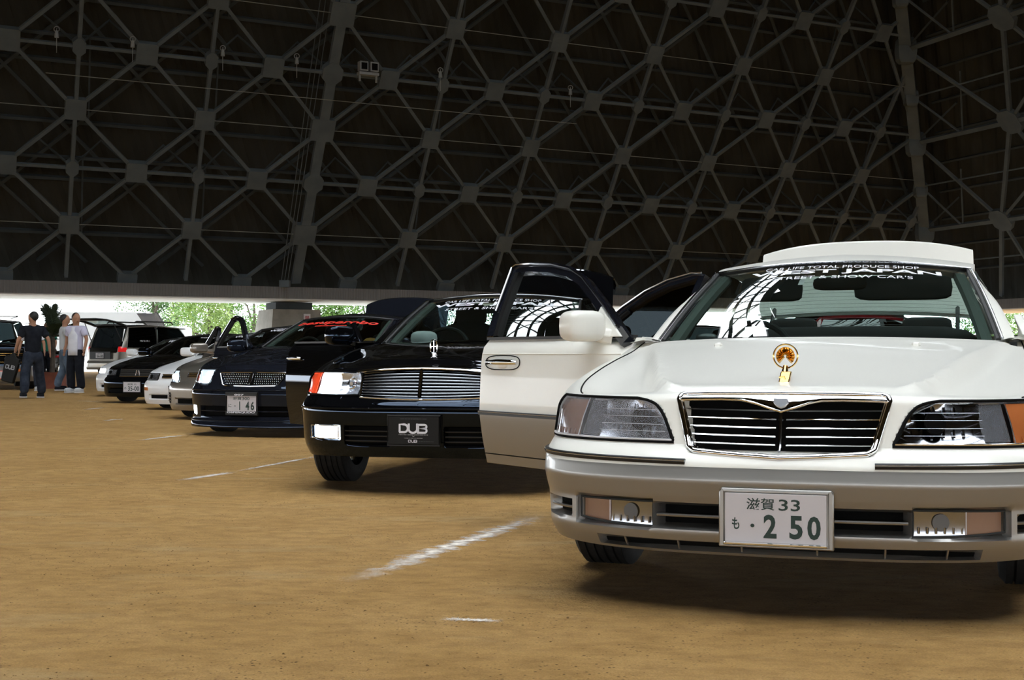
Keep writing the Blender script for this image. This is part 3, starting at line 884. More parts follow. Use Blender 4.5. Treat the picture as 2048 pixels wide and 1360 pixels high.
    # bumper furniture
    for sg in (-1, 1):
        ss = [lerp(sx(.298), sh.s_of_y(.50), k/24) for k in range(25)]
        zz = lambda k: lerp(.500, .508, k/24)
        mb = MB(); mb.tube([sh.S(sg*d, zz(k), .002) for k, d in enumerate(ss)], .0105, 8); bm_ = mb.build('bumper_moulding', 'trim', fb)
        mb = MB(); mb.tube([sh.S(sg*d, zz(k) + .003, .010) for k, d in enumerate(ss)], .0042, 6); mb.build('bumper_moulding_strip', 'darkchrome', fb)
        # intake backing and slats
        for a, b, z0, z1, o in ((.150, .402, .276, .368, -.068), (.715, .90, .286, .358, -.040)):
            bb = MB(); l = sx(a); r = sx(b) if b < .85 else sx(.722) + .185
            bb.grid(region(sh, lambda z: (l, r), z0, z1, sg, o, 4, 12)); bk = bb.build('bumper_intake', 'cavity', fb, 60)
            sl = MB(); sl.tube([sh.S(sg*lerp(l + .004, r - .004, k/8), .324, -.012) for k in range(9)][::sg], 1., prof=[(-.040, -.002), (.006, -.0045), (.008, 0), (.006, .0045), (-.040, .002)], up=(0, 0, 1)); sl.build('intake_slat', 'silver_low', fb, 30)
        # fog lamps
        f0, f1 = sx(.412), sx(.688); fm = lerp(f0, f1, .56)
        zf = lambda d, z: z
        lo = lambda d: lerp(.282, .298, ((d - f0)/(f1 - f0))**2)
        def freg(a, b, o, n=6, m=14, zt=.366):
            return [[sh.S(sg*lerp(a, b, j/m), lerp(lo(lerp(a, b, j/m)) , zt - .004*lerp(a, b, j/m)**2, i/n), o) for j in range(m+1)] for i in range(n+1)]
        mb = MB(); mb.grid(freg(f0 - .006, f1 + .010, -.042, zt=.372)); fo = mb.build('fog_lamp', 'trim', root, 60)
        mb = MB(); mb.tube(rim(freg(f0, f1, -.010)), .0038, 6, closed=True); mb.build('fog_lamp_bezel', 'seatgrey', fo)
        mb = MB(); mb.grid([[tuple(Vector(p) + Vector((0, .006 - .022*((j/16 - .3)**2 + .3*(i/8 - .5)**2), 0))) for j, p in enumerate(r)] for i, r in enumerate(freg(f0 + .004, fm, -.022, 8, 16))])
        for k in range(6): mb.tube([sh.S(sg*lerp(f0 + .02, fm - .01, k/5), z, -.020) for z in (.292, .312)], .0035, 5)
        mb.build('fog_reflector', 'darkchrome', fo)
        cb = lerp(f0, f1, .30)
        mb = MB(); mb.add([sh.S(sg*(cb + .027*math.cos(k*math.pi/10)), .327 + .027*math.sin(k*math.pi/10), -.020) for k in range(20)], [tuple(range(20))]); mb.build('fog_bulb', 'lampdark', fo)
        mb = MB(); mb.grid(freg(fm, f1 - .004, -.024)); 
        mb.build('fog_turn_signal', 'amber_fade', fo)['label'] = 'pale amber half of the fog lamp'
        mb = MB(); mb.tube([sh.S(sg*fm, z, -.011) for z in (.292, .33, .362)], .002, 5); mb.build('fog_divider', 'haze_lens', fo)
        mb = MB(); mb.grid(freg(f0 + .002, f1 - .002, -.012)); mb.build('fog_lens', 'lens_clear', fo, 60)
        # lower lip slot
        mb = MB(); mb.grid(region(sh, lambda z: (0, sx(.64)), .208, .245, sg, -.034, 3, 20)); mb.build('lip_slot', 'cavity', fb, 60)
        for x in (.12, .33, .52):
            mb = MB(); mb.tube([sh.S(sg*sx(x), z, -.012) for z in (.206, .248)], .004, 5); mb.build('lip_fin', 'silver_low', fb)
    # number plate
    px, py = -.004, -.022
    mb = MB(); mb.prism([(px - .180, 0, .235), (px + .180, 0, .235), (px + .180, 0, .412), (px + .172, 0, .423), (px - .172, 0, .423), (px - .180, 0, .412)], (0, -.014, 0)); mb.build('plate_recess', 'silver_low', fb, 30, .004)
    plate_part(root, 'license_plate', px, py, .331, .316, .156, [('滋賀', .215, .665, .495, .905, 'green_ink', .012), ('33', .535, .665, .745, .895, 'green_ink', .012), ('も', .07, .26, .145, .50, 'green_ink', .02),
        ('●', .255, .31, .295, .385, 'green_ink', 0), ('2', .385, .10, .515, .58, 'green_ink', .03), ('5', .640, .10, .770, .575, 'green_ink', .03), ('0', .815, .10, .945, .575, 'green_ink', .03),
        ('O@', .165, .865, 0, 0, 'gold', 0), ('O@', .815, .865, 0, 0, 'gold', 0)], frame='silver_low', border=.005)
    mb = MB(); mb.tube([(px - .160, py - .014, .250), (px + .160, py - .014, .250)], .005, 6); mb.build('plate_bottom_strip', 'chrome', root)
    # cabin
    g = dict(wb=((1.45, .928), (.705, 1.60, .905)), wt=((2.30, 1.284), (.590, 2.40, 1.246)), rt=((3.45, 1.295), (.565, 3.42, 1.26)), rb=((4.10, .985), (.70, 3.95, .965)), peak=(2.85, 1.365), rail_x=.03, rw=.022,
             A=((.772, 1.66, .918), 0), C=((.815, 3.75, .95), 0), yB=2.64, open=(('front', -1), ('rear', -1)), chrome=True)
    W = greenhouse(root, g, 'white')
    lines = [('CAR LIFE TOTAL PRODUCE SHOP', -.86, .925, .80, .972, .0, 0.), ('WEST JAPAN', -1.0, .825, 1.02, .905, .03, 0.), ("STREET & SHOW CAR'S", -.72, .755, .72, .800, .0, 0.)]
    screen_text(root, W, .72, .05, lines)
    mb = MB(); mb.grid([[W(q/10 - .0, v, -.012) for q in (-2.6, -2.2)] for v in (.70, .78)]); mb.build('inspection_sticker', 'plate', root, 0)
    interior(root, 4.95, openside=(('front', -1), ('rear', -1)))
    steering(root, z=.835)
    for x in (-.37, .37): seat(root, x, 2.50, rec=1)
    rs = MB(); rs.ell((0, 3.45, .52), (.66, .28, .10), 20, 8, .4); rs.ell((0, 3.78, .76), (.68, .09, .255), 20, 8, .35); rb_ = rs.build('rear_bench', 'seatgrey', root)
    for x in (-.38, .38): rs = MB(); rs.ell((x, 3.80, 1.01), (.14, .05, .055), 14, 8, .5); rs.build('headrest', 'seatgrey', rb_)
    for x, hw in ((-.315, .15), (.30, .225)):
        v = MB(); v.ell((x, 2.30, 1.165), (hw, .012, .062), 20, 8, .35, mat=Matrix.Rotation(R(-18), 3, 'X')); v.build('sun_visor', 'interior', root)
    v = MB(); v.ell((.015, 2.22, 1.185), (.125, .02, .032), 18, 8, .45); v.tube([(.015, 2.24, 1.2), (.015, 2.28, 1.26)], .01, 6); v.build('rear_view_mirror', 'interior', root)
    gp = MB(); gp.ell((-.55, 1.83, .905), (.055, .03, .04), 14, 8, .6); gp.build('dash_gauge', 'lampdark', root)
    # boot lid raised
    ld = lid(root, 4.22, 1.085, .655, .465, 'white', lean=.17, arch=.03)
    for x in (-.55, .55):
        mb = MB(); mb.tube([(x, 3.98, .93), (x, 4.10, 1.04), (x, 4.27, 1.14)], .014, 6); mb.build('lid_hinge', 'trim', ld)
    mb = MB(); mb.tube([(-.05, 4.56, 1.556), (.05, 4.56, 1.556)], .008, 6); mb.build('lid_badge', 'chrome', ld)
    # doors
    open_door(root, sh, 1.56, 2.70, -1, 53, 'white_side', 'frame_black', .285, .925,
              winpts=[(2.70, .935), (2.72, 1.05), (2.765, 1.285), (2.735, 1.300), (2.6, 1.298), (2.4, 1.283), (2.22, 1.250), (2.08, 1.200), (1.95, 1.130), (1.8, 1.045), (1.66, .955), (1.575, .90)],
              handle=(2.50, .806, .275, .064, 'white'), mirror=((-.965, 1.75, .978), 'white', (.108, .072, .066)), moulding=.548)
    open_door(root, sh, 2.72, 3.66, -1, 48, 'white_side', 'frame_black', .285, .93,
              winpts=[(3.62, .93), (3.50, 1.02), (3.38, 1.10), (3.22, 1.185), (3.05, 1.24), (2.85, 1.27), (2.76, 1.265), (2.75, .94)], glassmat='darkglass',
              handle=(3.46, .815, .20, .070, 'white'), moulding=.548, name='rear_door')
    mirror_shell(root, (.97, 1.75, .978), 'white', 1, .108, .072, .066, foot=[(.80, 1.62, .93), (.80, 1.86, .93), (.77, 1.80, 1.02)])
    mb = MB()
    for sg in (-1, 1): mb.grid([[(sg*.70, y, .902 + .02*(y > 1.7)), (sg*.775, y, .912 + .012*(y > 1.7)), (sg*.835, y, .90 + .03*(y > 1.7))] for y in (1.50, 1.62, 1.75, 1.9)])
    mb.build('cowl_corner', 'white', root, 60)
    for x in (-.79, .79):
        wheel(root, x, 1.02, .315); wheel(root, x, 3.82, .315)
    place(root, (.84, 4.2), 18.5)
    return root
# ------------------------------------------------------------------ the black saloon with the lit lamps
def black_saloon():
    root = thing('black_sedan', 'glossy black sedan with wide barred chrome grille, lit fog lamp and dark show plate', 'car')
    ctrl = [(0, 0, .786), (.30, .012, .780), (.50, .050, .768), (.66, .115, .757), (.79, .225, .748), (.862, .37, .745), (.892, .54, .765), (.90, .80, .815),
            (.90, 1.10, .872), (.90, 1.40, .905), (.90, 1.62, .922), (.90, 1.80, .935), (.90, 2.5, .945), (.895, 3.5, .955), (.88, 4.3, .96), (.82, 4.62, .95), (.6, 4.80, .93), (0, 4.86, .93)]
    front = [(.20, .07), (.23, .04), (.28, .015), (.33, .004), (.50, -.004), (.535, .0), (.56, .02), (.585, .050), (.62, .060), (.74, .095), (.82, .15)]
    side = [(.20, .09), (.26, .06), (.30, .042), (.45, .012), (.60, 0.), (.70, .003), (.80, .016), (.95, .05)]
    rear = [(.19, .04), (.30, 0), (.5, -.01), (.56, .04), (.95, .09)]
    zb = [(0, .228), (.5, .215), (1.25, .22), (3.2, .22), (4.2, .24), (5, .27)]
    sh = Shell(ctrl, front, side, rear, zb, rt=(.045, .10), bt=.588, bty=.56)
    sx = sh.s_of_x; s_out = sh.s_of_y(.50)
    HL = lambda z: (sx(.392), s_out); HZ = (.600, .738)
    pockets = [(lr_pocket(HL, *HZ), .06), (box_pocket(-.02, sx(.382), .592, .742), .075), (box_pocket(sx(.17), sx(.47), .30, .42, .01), .05), (box_pocket(sx(.50), sx(.735), .33, .418, .01), .04)]
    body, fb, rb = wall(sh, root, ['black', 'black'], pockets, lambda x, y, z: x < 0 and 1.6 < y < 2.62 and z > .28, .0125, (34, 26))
    bump = lambda x, y, q, t: sstep(0, .12, t)*(1 - .6*t)*.022*(1 - sstep(.35 + .3*t, .55 + .25*t, abs(x)))
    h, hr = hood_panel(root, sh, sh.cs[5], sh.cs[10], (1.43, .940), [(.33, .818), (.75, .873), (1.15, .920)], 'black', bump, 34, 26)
    # stand-up ornament: chrome oval with a cross on a short foot
    ox, oy = .0, .38; zo = surf_z(hr, ox, oy)
    b = MB(); b.lathe([(0, .012), (.012, .014), (.022, .006), (.026, -.004)], 16, (ox, oy, zo)); om = b.build('hood_ornament', 'chrome', root)
    b = MB(); cz = zo + .052
    ov = [(ox + .021*math.copysign(abs(math.cos(a))**.6, math.cos(a)), oy, cz + .041*math.copysign(abs(math.sin(a))**.6, math.sin(a))) for a in [k*math.pi/16 for k in range(32)]]
    b.tube(ov, .0042, 8, closed=True); b.build('ornament_ring', 'chrome', om)
    b = MB(); b.tube([(ox, oy, cz - .04), (ox, oy, cz + .04)], .0022, 6); b.tube([(ox - .02, oy, cz), (ox + .02, oy, cz)], .0022, 6); b.build('ornament_cross', 'chrome', om)
    # grille: wide, straight bars
    mb = MB(); mb.grid(region(sh, lambda z: (-sx(.386), sx(.386)), .586, .746, 1, -.062, 6, 26)); gr = mb.build('grille', 'cavity', root, 60)
    zt = lambda x: .748 + .020*(1 - (x/.386)**2); zbm = lambda x: .592 - .012*(1 - (x/.386)**2)
    for k in range(9):
        for sg in (-1, 1):
            def zz(x): return lerp(zbm(x), zt(x) - .012, (k + .7)/9)
            mb = MB(); mb.tube(conform(sh, [(sg*lerp(.012, .380, i/12), zz(sg*lerp(.012, .380, i/12))) for i in range(13)][::sg], -.008), 1., prof=[(-.022, -.002), (.004, -.0045), (.007, 0), (.004, .0045), (-.022, .002)], up=(0, 0, 1)); mb.build('grille_bar', 'barchrome', gr, 30)
    mb = MB(); mb.tube(conform(sh, [(0, .758), (0, .66), (0, .584)], .004), [.010, .0085, .007], 8); mb.build('grille_centre_bar', 'chrome', gr)
    mb = MB()
    for sg in (-1, 1): mb.tube(conform(sh, [(sg*.388, z) for z in (.592, .67, .75)], .002), .0055, 6)
    mb.tube(conform(sh, [(lerp(-.388, .388, k/30), zbm(lerp(-.388, .388, k/30)) - .004) for k in range(31)], .004), .005, 6)
    xs = [lerp(-.43, .43, k/36) for k in range(37)]
    cap = lambda x: .748 + .026*(1 - (x/.43)**2)
    mb.grid([conform(sh, [(x, cap(x) - .016 + v*.020) for x in xs], .010 + .012*math.sin(math.pi*v)) for v in (0, .25, .5, .75, 1)])
    mb.build('grille_surround', 'chrome', gr, 50)
    for sg in (-1, 1):
        mb = MB(); mb.grid(region(sh, lambda z: (HL(z)[0] - .01, s_out + .012), .595, .742, sg, -.046, 8, 36)); hd = mb.build('headlight', 'lampdark', root, 50)
        a, b, c = sx(.400), sx(.548), sx(.765)
        mb = MB(); mb.grid(region(sh, lambda z: (a, b), .606, .732, sg, lambda u, v: -.046 + .13*((u - .5)**2 + (v - .5)**2), 12, 14)); 
        mb.build('inner_reflector', 'reflector', hd)
        m_ = .5*(a + b)
        bb = MB(); bb.tube([sh.S(sg*(m_ + .030*math.cos(k*math.pi/10)), .668 + .030*math.sin(k*math.pi/10), -.02) for k in range(20)], .005, 6, closed=True); bb.tube([sh.S(sg*m_, .668, -.04), sh.S(sg*m_, .668, -.012)], .012, 8); bb.build('inner_bulb', 'chrome', hd)
        lit = MB(); lit.grid(region(sh, lambda z: (b + .012, c - .004), .605, .733, sg, lambda u, v: -.030 + .03*((u - .5)**2 + (v - .5)**2), 10, 14)); lit.build('lit_lamp', 'lit', hd)['label'] = 'lit white head lamp'
        ts = MB(); ts.grid(region(sh, lambda z: (c, s_out - .006), .605, .735, sg, lambda u, v: -.010, 8, 12))
        for k in range(5):
            d = lerp(c + .01, s_out - .02, k/4); ts.tube([sh.S(sg*d, .61, -.006), sh.S(sg*d, .73, -.006)], .0025, 5)
        ts.build('turn_signal', 'redlens', hd)['label'] = 'red orange turn signal'
        ln = MB(); ln.grid(region(sh, lambda z: (HL(z)[0], c), HZ[0], HZ[1], sg, .002, 10, 40)); ln.build('lamp_lens', 'lens_clear', hd, 60)
        sl = MB(); sl.tube(rim(region(sh, HL, HZ[0], HZ[1], sg, .001, 8, 30)), .0035, 6, closed=True); sl.build('lamp_seal', 'seam', hd)
        # fog lamp
        f0, f1 = sx(.505), sx(.73)
        mb = MB(); mb.grid(region(sh, lambda z: (f0, f1), .328, .420, sg, -.034, 4, 10)); fo = mb.build('fog_lamp', 'trim', root, 60)
        mb = MB(); mb.grid(region(sh, lambda z: (f0 + .012, f1 - .012), .338, .410, sg, lambda u, v: -.022 + .010*math.sin(math.pi*u), 6, 12)); mb.build('lit_lamp', 'lit', fo)['label'] = 'lit white fog lamp'
        mb = MB(); mb.tube(rim(region(sh, lambda z: (f0 + .008, f1 - .008), .335, .413, sg, .0, 4, 10)), .004, 6, closed=True); mb.build('fog_bezel', 'chrome', fo)
        mb = MB(); mb.grid(region(sh, lambda z: (sx(.16), sx(.48)), .292, .428, sg, -.04, 4, 12)); bk = mb.build('bumper_intake', 'cavity', fb, 60)
        for z in (.325, .355, .385):
            mb = MB(); mb.tube([sh.S(sg*lerp(sx(.17), sx(.47), k/6), z, -.012) for k in range(7)], .0045, 5); mb.build('intake_slat', 'trim', bk)
        mb = MB(); mb.tube([sh.S(sg*lerp(0, sh.s_of_y(.5), k/24), .520, .003) for k in range(25)], .006, 6); mb.build('bumper_crease', 'black', fb)
    # dark show plate
    plate_part(root, 'show_plate', -.012, -.03, .395, .312, .165, [('D@', .205, .40, .775, .755, 'white_ink', 0), ('D@', .395, .07, .575, .17, 'white_ink', 0), ('--', .21, .335, .79, .362, 'grey_ink', 0), ('--', .24, .91, .76, .93, 'lampdark', 0), ('v', .47, .27, .53, .315, 'grey_ink', 0),
        ('--', .32, .215, .68, .238, 'grey_ink', 0), ('--', .61, .10, .90, .115, 'lampdark', 0), ('O@', .175, .82, 0, 0, 'darkchrome', 0), ('O@', .80, .82, 0, 0, 'darkchrome', 0)], 'plate_black', 'trim', lettername='plate_characters')
    g = dict(wb=((1.45, .942), (.700, 1.60, .925)), wt=((2.34, 1.298), (.600, 2.42, 1.258)), rt=((3.45, 1.31), (.57, 3.42, 1.27)), rb=((4.05, .99), (.70, 3.92, .965)), peak=(2.85, 1.352), rail_x=.03,
             A=((.815, 1.70, .930), 0), C=((.81, 3.72, .95), 0), yB=2.62, open=(('front', -1),), chrome=True)
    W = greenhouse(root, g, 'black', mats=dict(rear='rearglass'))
    lines = [('CAR LIFE TOTAL PRODUCE SHOP', -.86, .860, .80, .915, .0, 0.), ('WEST JAPAN', -1.0, .735, 1.02, .838, .035, 0.), ("STREET & SHOW CAR'S", -.72, .655, .72, .710, .0, 0.)]
    screen_text(root, W, .74, -.06, lines)
    interior(root, 4.86, openside=(('front', -1),)); steering(root)
    for x in (-.37, .37): seat(root, x, 2.55)
    rs = MB(); rs.ell((0, 3.45, .52), (.66, .28, .10), 20, 8, .4); rs.ell((0, 3.78, .74), (.66, .09, .24), 20, 8, .4); rs.build('rear_bench', 'seatgrey', root)
    v = MB(); v.ell((.0, 2.25, 1.19), (.125, .02, .032), 18, 8, .45); v.build('rear_view_mirror', 'interior', root)
    for x, hw in ((.34, .2),):
        v = MB(); v.ell((x, 2.32, 1.19), (hw, .012, .055), 20, 8, .35, mat=Matrix.Rotation(R(-18), 3, 'X')); v.build('sun_visor', 'interior', root)
    lid(root, 4.12, .985, .50, .63, 'black', lean=.20, x0=.11)
    open_door(root, sh, 1.56, 2.68, -1, 49, 'black', 'black', .30, .935, winpts=None, handle=(2.55, .815, .20, .062), mirror=((-.945, 1.74, .985), 'black', (.112, .072, .058)), step=False)
    mirror_shell(root, (.96, 1.74, .985), 'black', 1, .112, .072, .058, foot=[(.80, 1.62, .93), (.80, 1.86, .93), (.77, 1.80, 1.02)])
    for x in (-.765, .765): wheel(root, x, .86, .315, .225); wheel(root, x, 3.66, .315, .225)
    place(root, (-.567, 7.9), 12)
    # grey cap lying on the dashboard
    cp = thing('cap', 'pale grey cloth cap lying on the dashboard of the black sedan', 'cap')
    b = MB(); b.ell((0, 0, .035), (.10, .085, .055), 18, 8, .7); c = b.build('crown', 'greycloth', cp)
    b = MB(); b.grid([[(math.sin(a)*r, -math.cos(a)*r*.9 - .02, .012 - .05*(r - .08)) for a in [lerp(-1.2, 1.2, k/12) for k in range(13)]] for r in (.085, .12, .165)]); b.build('brim', 'greycloth', cp, solid=.006)
    mw = Matrix.Translation(Vector((-.567, 7.9, 0))) @ Matrix.Rotation(-R(12), 4, 'Z')
    p = mw @ Vector((-.46, 1.78, .93)); cp.location = p; cp.rotation_euler = (0, 0, R(60))
    return root

# ------------------------------------------------------------------ the charcoal saloon with red screen lettering
def charcoal_saloon():
    root = thing('charcoal_sedan', 'dark blue grey sedan with mesh grille and red lettering across the windshield', 'car')
    ctrl = [(0, 0, .690), (.30, .015, .686), (.50, .060, .690), (.66, .130, .700), (.80, .250, .715), (.872, .40, .735), (.890, .56, .770), (.895, .80, .815),
            (.895, 1.10, .860), (.895, 1.40, .895), (.895, 1.62, .92), (.895, 1.80, .94), (.895, 2.5, .945), (.89, 3.5, .955), (.87, 4.2, .96), (.80, 4.50, .95), (.6, 4.66, .93), (0, 4.72, .93)]
    front = [(.09, -.005), (.11, -.02), (.15, -.010), (.18, .012), (.25, .014), (.33, .006), (.44, -.002), (.49, .010), (.52, .030), (.60, .065), (.68, .105), (.78, .16)]
    side = [(.10, .03), (.16, .0), (.30, .0), (.60, 0.), (.75, .008), (.95, .035)]
    rear = [(.10, .04), (.30, 0), (.5, -.01), (.56, .04), (.95, .09)]
    zb = [(0, .095), (.36, .092), (.50, .12), (1.2, .16), (3.2, .16), (4.2, .22), (5, .24)]
    sh = Shell(ctrl, front, side, rear, zb, rt=(.04, .10), bt=.515, bty=.56, wheels=(.86, 3.60), ra=.335)
    sx = sh.s_of_x; s_out = sh.s_of_y(.53)
    xin = [(.53, .56), (.56, .515), (.62, .508), (.69, .515)]
    xo = [(.53, .66), (.552, .80), (.575, 9), (.69, 9)]
    HL = lambda z: (sx(interp(xin, z)), min(s_out - (.10*(z - .64)/.06 if z > .64 else 0), sx(interp(xo, z)) if interp(xo, z) < .87 else s_out)); HZ = (.532, .694)
    xg = [(.52, .27), (.54, .31), (.655, .405)]
    pockets = [(lr_pocket(HL, *HZ), .05), (lr_pocket(lambda z: (-.02, sx(interp(xg, z))), .525, .656), .06), (box_pocket(-.05, sx(.62), .205, .312, .012), .06), (box_pocket(sx(.70), sx(.70) + .28, .225, .318, .01), .035)]
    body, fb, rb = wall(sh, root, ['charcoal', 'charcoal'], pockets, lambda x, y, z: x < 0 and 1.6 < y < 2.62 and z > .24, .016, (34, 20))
    def bump(x, y, q, t): return sstep(0, .15, t)*(1 - .6*t)*.024*(1 - sstep(.36 + .3*t, .52 + .26*t, abs(x)))
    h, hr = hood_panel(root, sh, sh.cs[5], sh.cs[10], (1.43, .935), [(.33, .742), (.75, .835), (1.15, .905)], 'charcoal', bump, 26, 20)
    mb = MB(); mb.grid(region(sh, lambda z: (-sx(interp(xg, z)), sx(interp(xg, z))), .520, .660, 1, -.045, 6, 24)); gr = mb.build('grille', 'cavity', root, 60)
    mb = MB()
    for k in range(5):
        z = lerp(.545, .640, k/4); xm = interp(xg, z) - .02
        n = int(xm*2/.022)
        for i in range(n + 1):
            x = lerp(-xm, xm, i/n)
            if abs(x) < .03: continue
            mb.ell(conform(sh, [(x, z)], -.012)[0], (.0055, .006, .0085), 6, 4)
    mb.build('grille_mesh', 'chrome', gr, 60)
    ol = [(-.29, .527), (-.33, .545), (-.405, .650), (-.395, .659), (0, .664), (.395, .659), (.405, .650), (.33, .545), (.29, .527), (0, .520)]
    mb = MB(); mb.tube(conform(sh, [vl(ol[i], ol[(i+1) % 10], j/5) for i in range(10) for j in range(5)], .003), .008, 6, closed=True); mb.build('grille_surround', 'darkchrome', gr)
    mb = MB(); mb.prism(conform(sh, [(-.022, .650), (.030, .650), (.024, .585), (.004, .535), (-.026, .540), (-.018, .600)], .010), (0, -.008, 0)); em = mb.build('grille_emblem', 'darkchrome', gr, 30, .004)
    mb = MB(); mb.tube(conform(sh, [(-.008, .64), (.006, .60), (-.008, .55)], .024), .004, 6); mb.build('emblem_bar', 'chrome', em)
    for sg in (-1, 1):
        mb = MB(); mb.grid(region(sh, lambda z: (HL(z)[0] - .008, HL(z)[1] + .006), .528, .698, sg, -.042, 12, 24)); hd = mb.build('headlight', 'lampdark', root, 50)
        mb = MB(); mb.grid(region(sh, lambda z: (HL(z)[0] + .008, max(HL(z)[1] - .05, HL(z)[0] + .02)), .545, .685, sg, lambda u, v: -.028 + .006*math.sin(u*19)*math.cos(v*11), 16, 26)); mb.build('lit_reflector', 'lit_soft', hd, 0)['label'] = 'glowing blue white reflector'
        for cx, cz in ((.585, .655), (.655, .600), (.60, .57)):
            mb = MB(); p = sh.S(sg*sx(cx), cz, -.018); mb.ell(p, (.020, .014, .018), 12, 8); mb.build('lit_bulb', 'lit', hd)
        mb = MB(); mb.grid(region(sh, lambda z: (HL(z)[1] - .065, HL(z)[1] - .006), .560, .630, sg, -.008, 6, 6)); mb.build('turn_signal', 'redlens', hd)['label'] = 'red orange lamp corner'
        mb = MB(); mb.grid(region(sh, HL, HZ[0], HZ[1], sg, .002, 12, 24)); mb.build('lamp_lens', 'lens_clear', hd, 60)
        mb = MB(); mb.tube(rim(region(sh, HL, HZ[0], HZ[1], sg, .001, 10, 20)), .004, 6, closed=True); mb.build('lamp_seal', 'seam', hd)
        f0 = sx(.72); f1 = f0 + .235
        mb = MB(); mb.grid(region(sh, lambda z: (f0, f1), .222, .322, sg, -.026, 4, 10)); fo = mb.build('fog_lamp', 'trim', root, 60)
        mb = MB(); mb.grid(region(sh, lambda z: (f0 + .06, f1 - .01), .232, .313, sg, -.012, 4, 10)); mb.build('lit_lamp', 'lit', fo)['label'] = 'lit white fog lamp'
    mb = MB(); mb.grid(region(sh, lambda z: (-sx(.64), sx(.64)), .196, .320, 1, -.048, 5, 30)); bk = mb.build('bumper_intake', 'cavity', fb, 60)
    for z in (.262,):
        mb = MB(); mb.tube([sh.S(lerp(-sx(.62), sx(.62), k/24), z, -.012) for k in range(25)], .009, 6); mb.build('intake_slat', 'charcoal', bk)
    for z, o in ((.165, .004), (.478, .003)):
        mb = MB(); q = sh.s_of_y(.45); mb.tube([sh.S(lerp(-q, q, k/50), z, o) for k in range(51)], .007, 6); mb.build('bumper_crease', 'charcoal', fb)
    plate_part(root, 'license_plate', -.055, -.03, .345, .330, .190, [('滋賀', .20, .70, .50, .86, 'green_ink', .012), ('300', .52, .69, .78, .86, 'green_ink', .01), ('に', .045, .30, .15, .47, 'green_ink', .01), ('●', .255, .34, .295, .40, 'green_ink', 0),
        ('1', .42, .15, .455, .62, 'green_ink', .03), ('4', .64, .15, .77, .62, 'green_ink', .03), ('6', .82, .15, .94, .62, 'green_ink', .03)], 'plate', 'trim', border=.014)
    # frame bands carry the white lettering
    pf = MB(); 
    for z0, z1 in ((.243, .268), (.424, .446)): pf.prism([(-.055 - .178, -.040, z0), (-.055 + .178, -.040, z0), (-.055 + .178, -.040, z1), (-.055 - .178, -.040, z1)], (0, -.0045, 0))
    pf.build('plate_frame_band', 'trim', root, 0)
    for s_, a, b, c, d in (('OSPERQUDO', -.215, .245, .105, .266), ('007', -.13, .427, -.02, .444)):
        pf = MB(); put_text(pf, s_, lambda u, v: (u, -.0465, v), (a, b, c, d), .03); pf.build('frame_lettering', 'white_ink', root, 0, merge=False)
    g = dict(wb=((1.45, .938), (.700, 1.58, .925)), wt=((2.30, 1.288), (.585, 2.38, 1.250)), rt=((3.35, 1.31), (.56, 3.32, 1.27)), rb=((3.92, .99), (.68, 3.78, .965)), peak=(2.80, 1.345), rail_x=.03,
             A=((.808, 1.68, .930), 0), C=((.80, 3.60, .95), 0), yB=2.60, open=(('front', -1),), chrome=False)
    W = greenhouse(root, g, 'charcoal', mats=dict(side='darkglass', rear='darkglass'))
    mb = MB(); put_text(mb, 'besuperobo', lambda u, v: W(u, v, .0016), (-.86, .70, .80, .86), .03, 0, .3); dashes(mb, lambda u, v: W(lerp(-.40, .25, u), lerp(.645, .68, v), .0016), (0, 0, 1, 1))
    mb.build('windshield_lettering', 'red_ink', root, 0, merge=False)
    interior(root, 4.72, openside=(('front', -1),)); steering(root)
    for x in (-.37, .37): seat(root, x, 2.5)
    sp = MB(); sp.ell((.42, 2.1, .92), (.10, .08, .12), 12, 8, .8); sp.build('dash_toy', pbr('mustard cloth', (.20, .10, .01), .8), root)['label'] = 'mustard yellow soft shape on the dashboard'
    lid(root, 4.0, .985, .60, .60, 'charcoal', lean=.22)
    open_door(root, sh, 1.54, 2.66, -1, 50, 'charcoal', 'frame_black', .28, .93,
              winpts=[(2.66, .935), (2.645, 1.03), (2.60, 1.25), (2.50, 1.285), (2.34, 1.27), (2.18, 1.215), (1.95, 1.10), (1.74, 1.0), (1.56, .93)], handle=(2.52, .80, .20, .05), mirror=((-.915, 1.74, .945), 'charcoal', (.118, .072, .055)), glassmat=None, step=False)
    mirror_shell(root, (.95, 1.74, .965), 'charcoal', 1, .118, .072, .055, foot=[(.80, 1.62, .93), (.80, 1.86, .93), (.77, 1.80, 1.02)])
    for x in (-.765, .765): wheel(root, x, .86, .31, .215); wheel(root, x, 3.60, .31, .215)
    place(root, (-2.69, 13.5), 18)
    return root
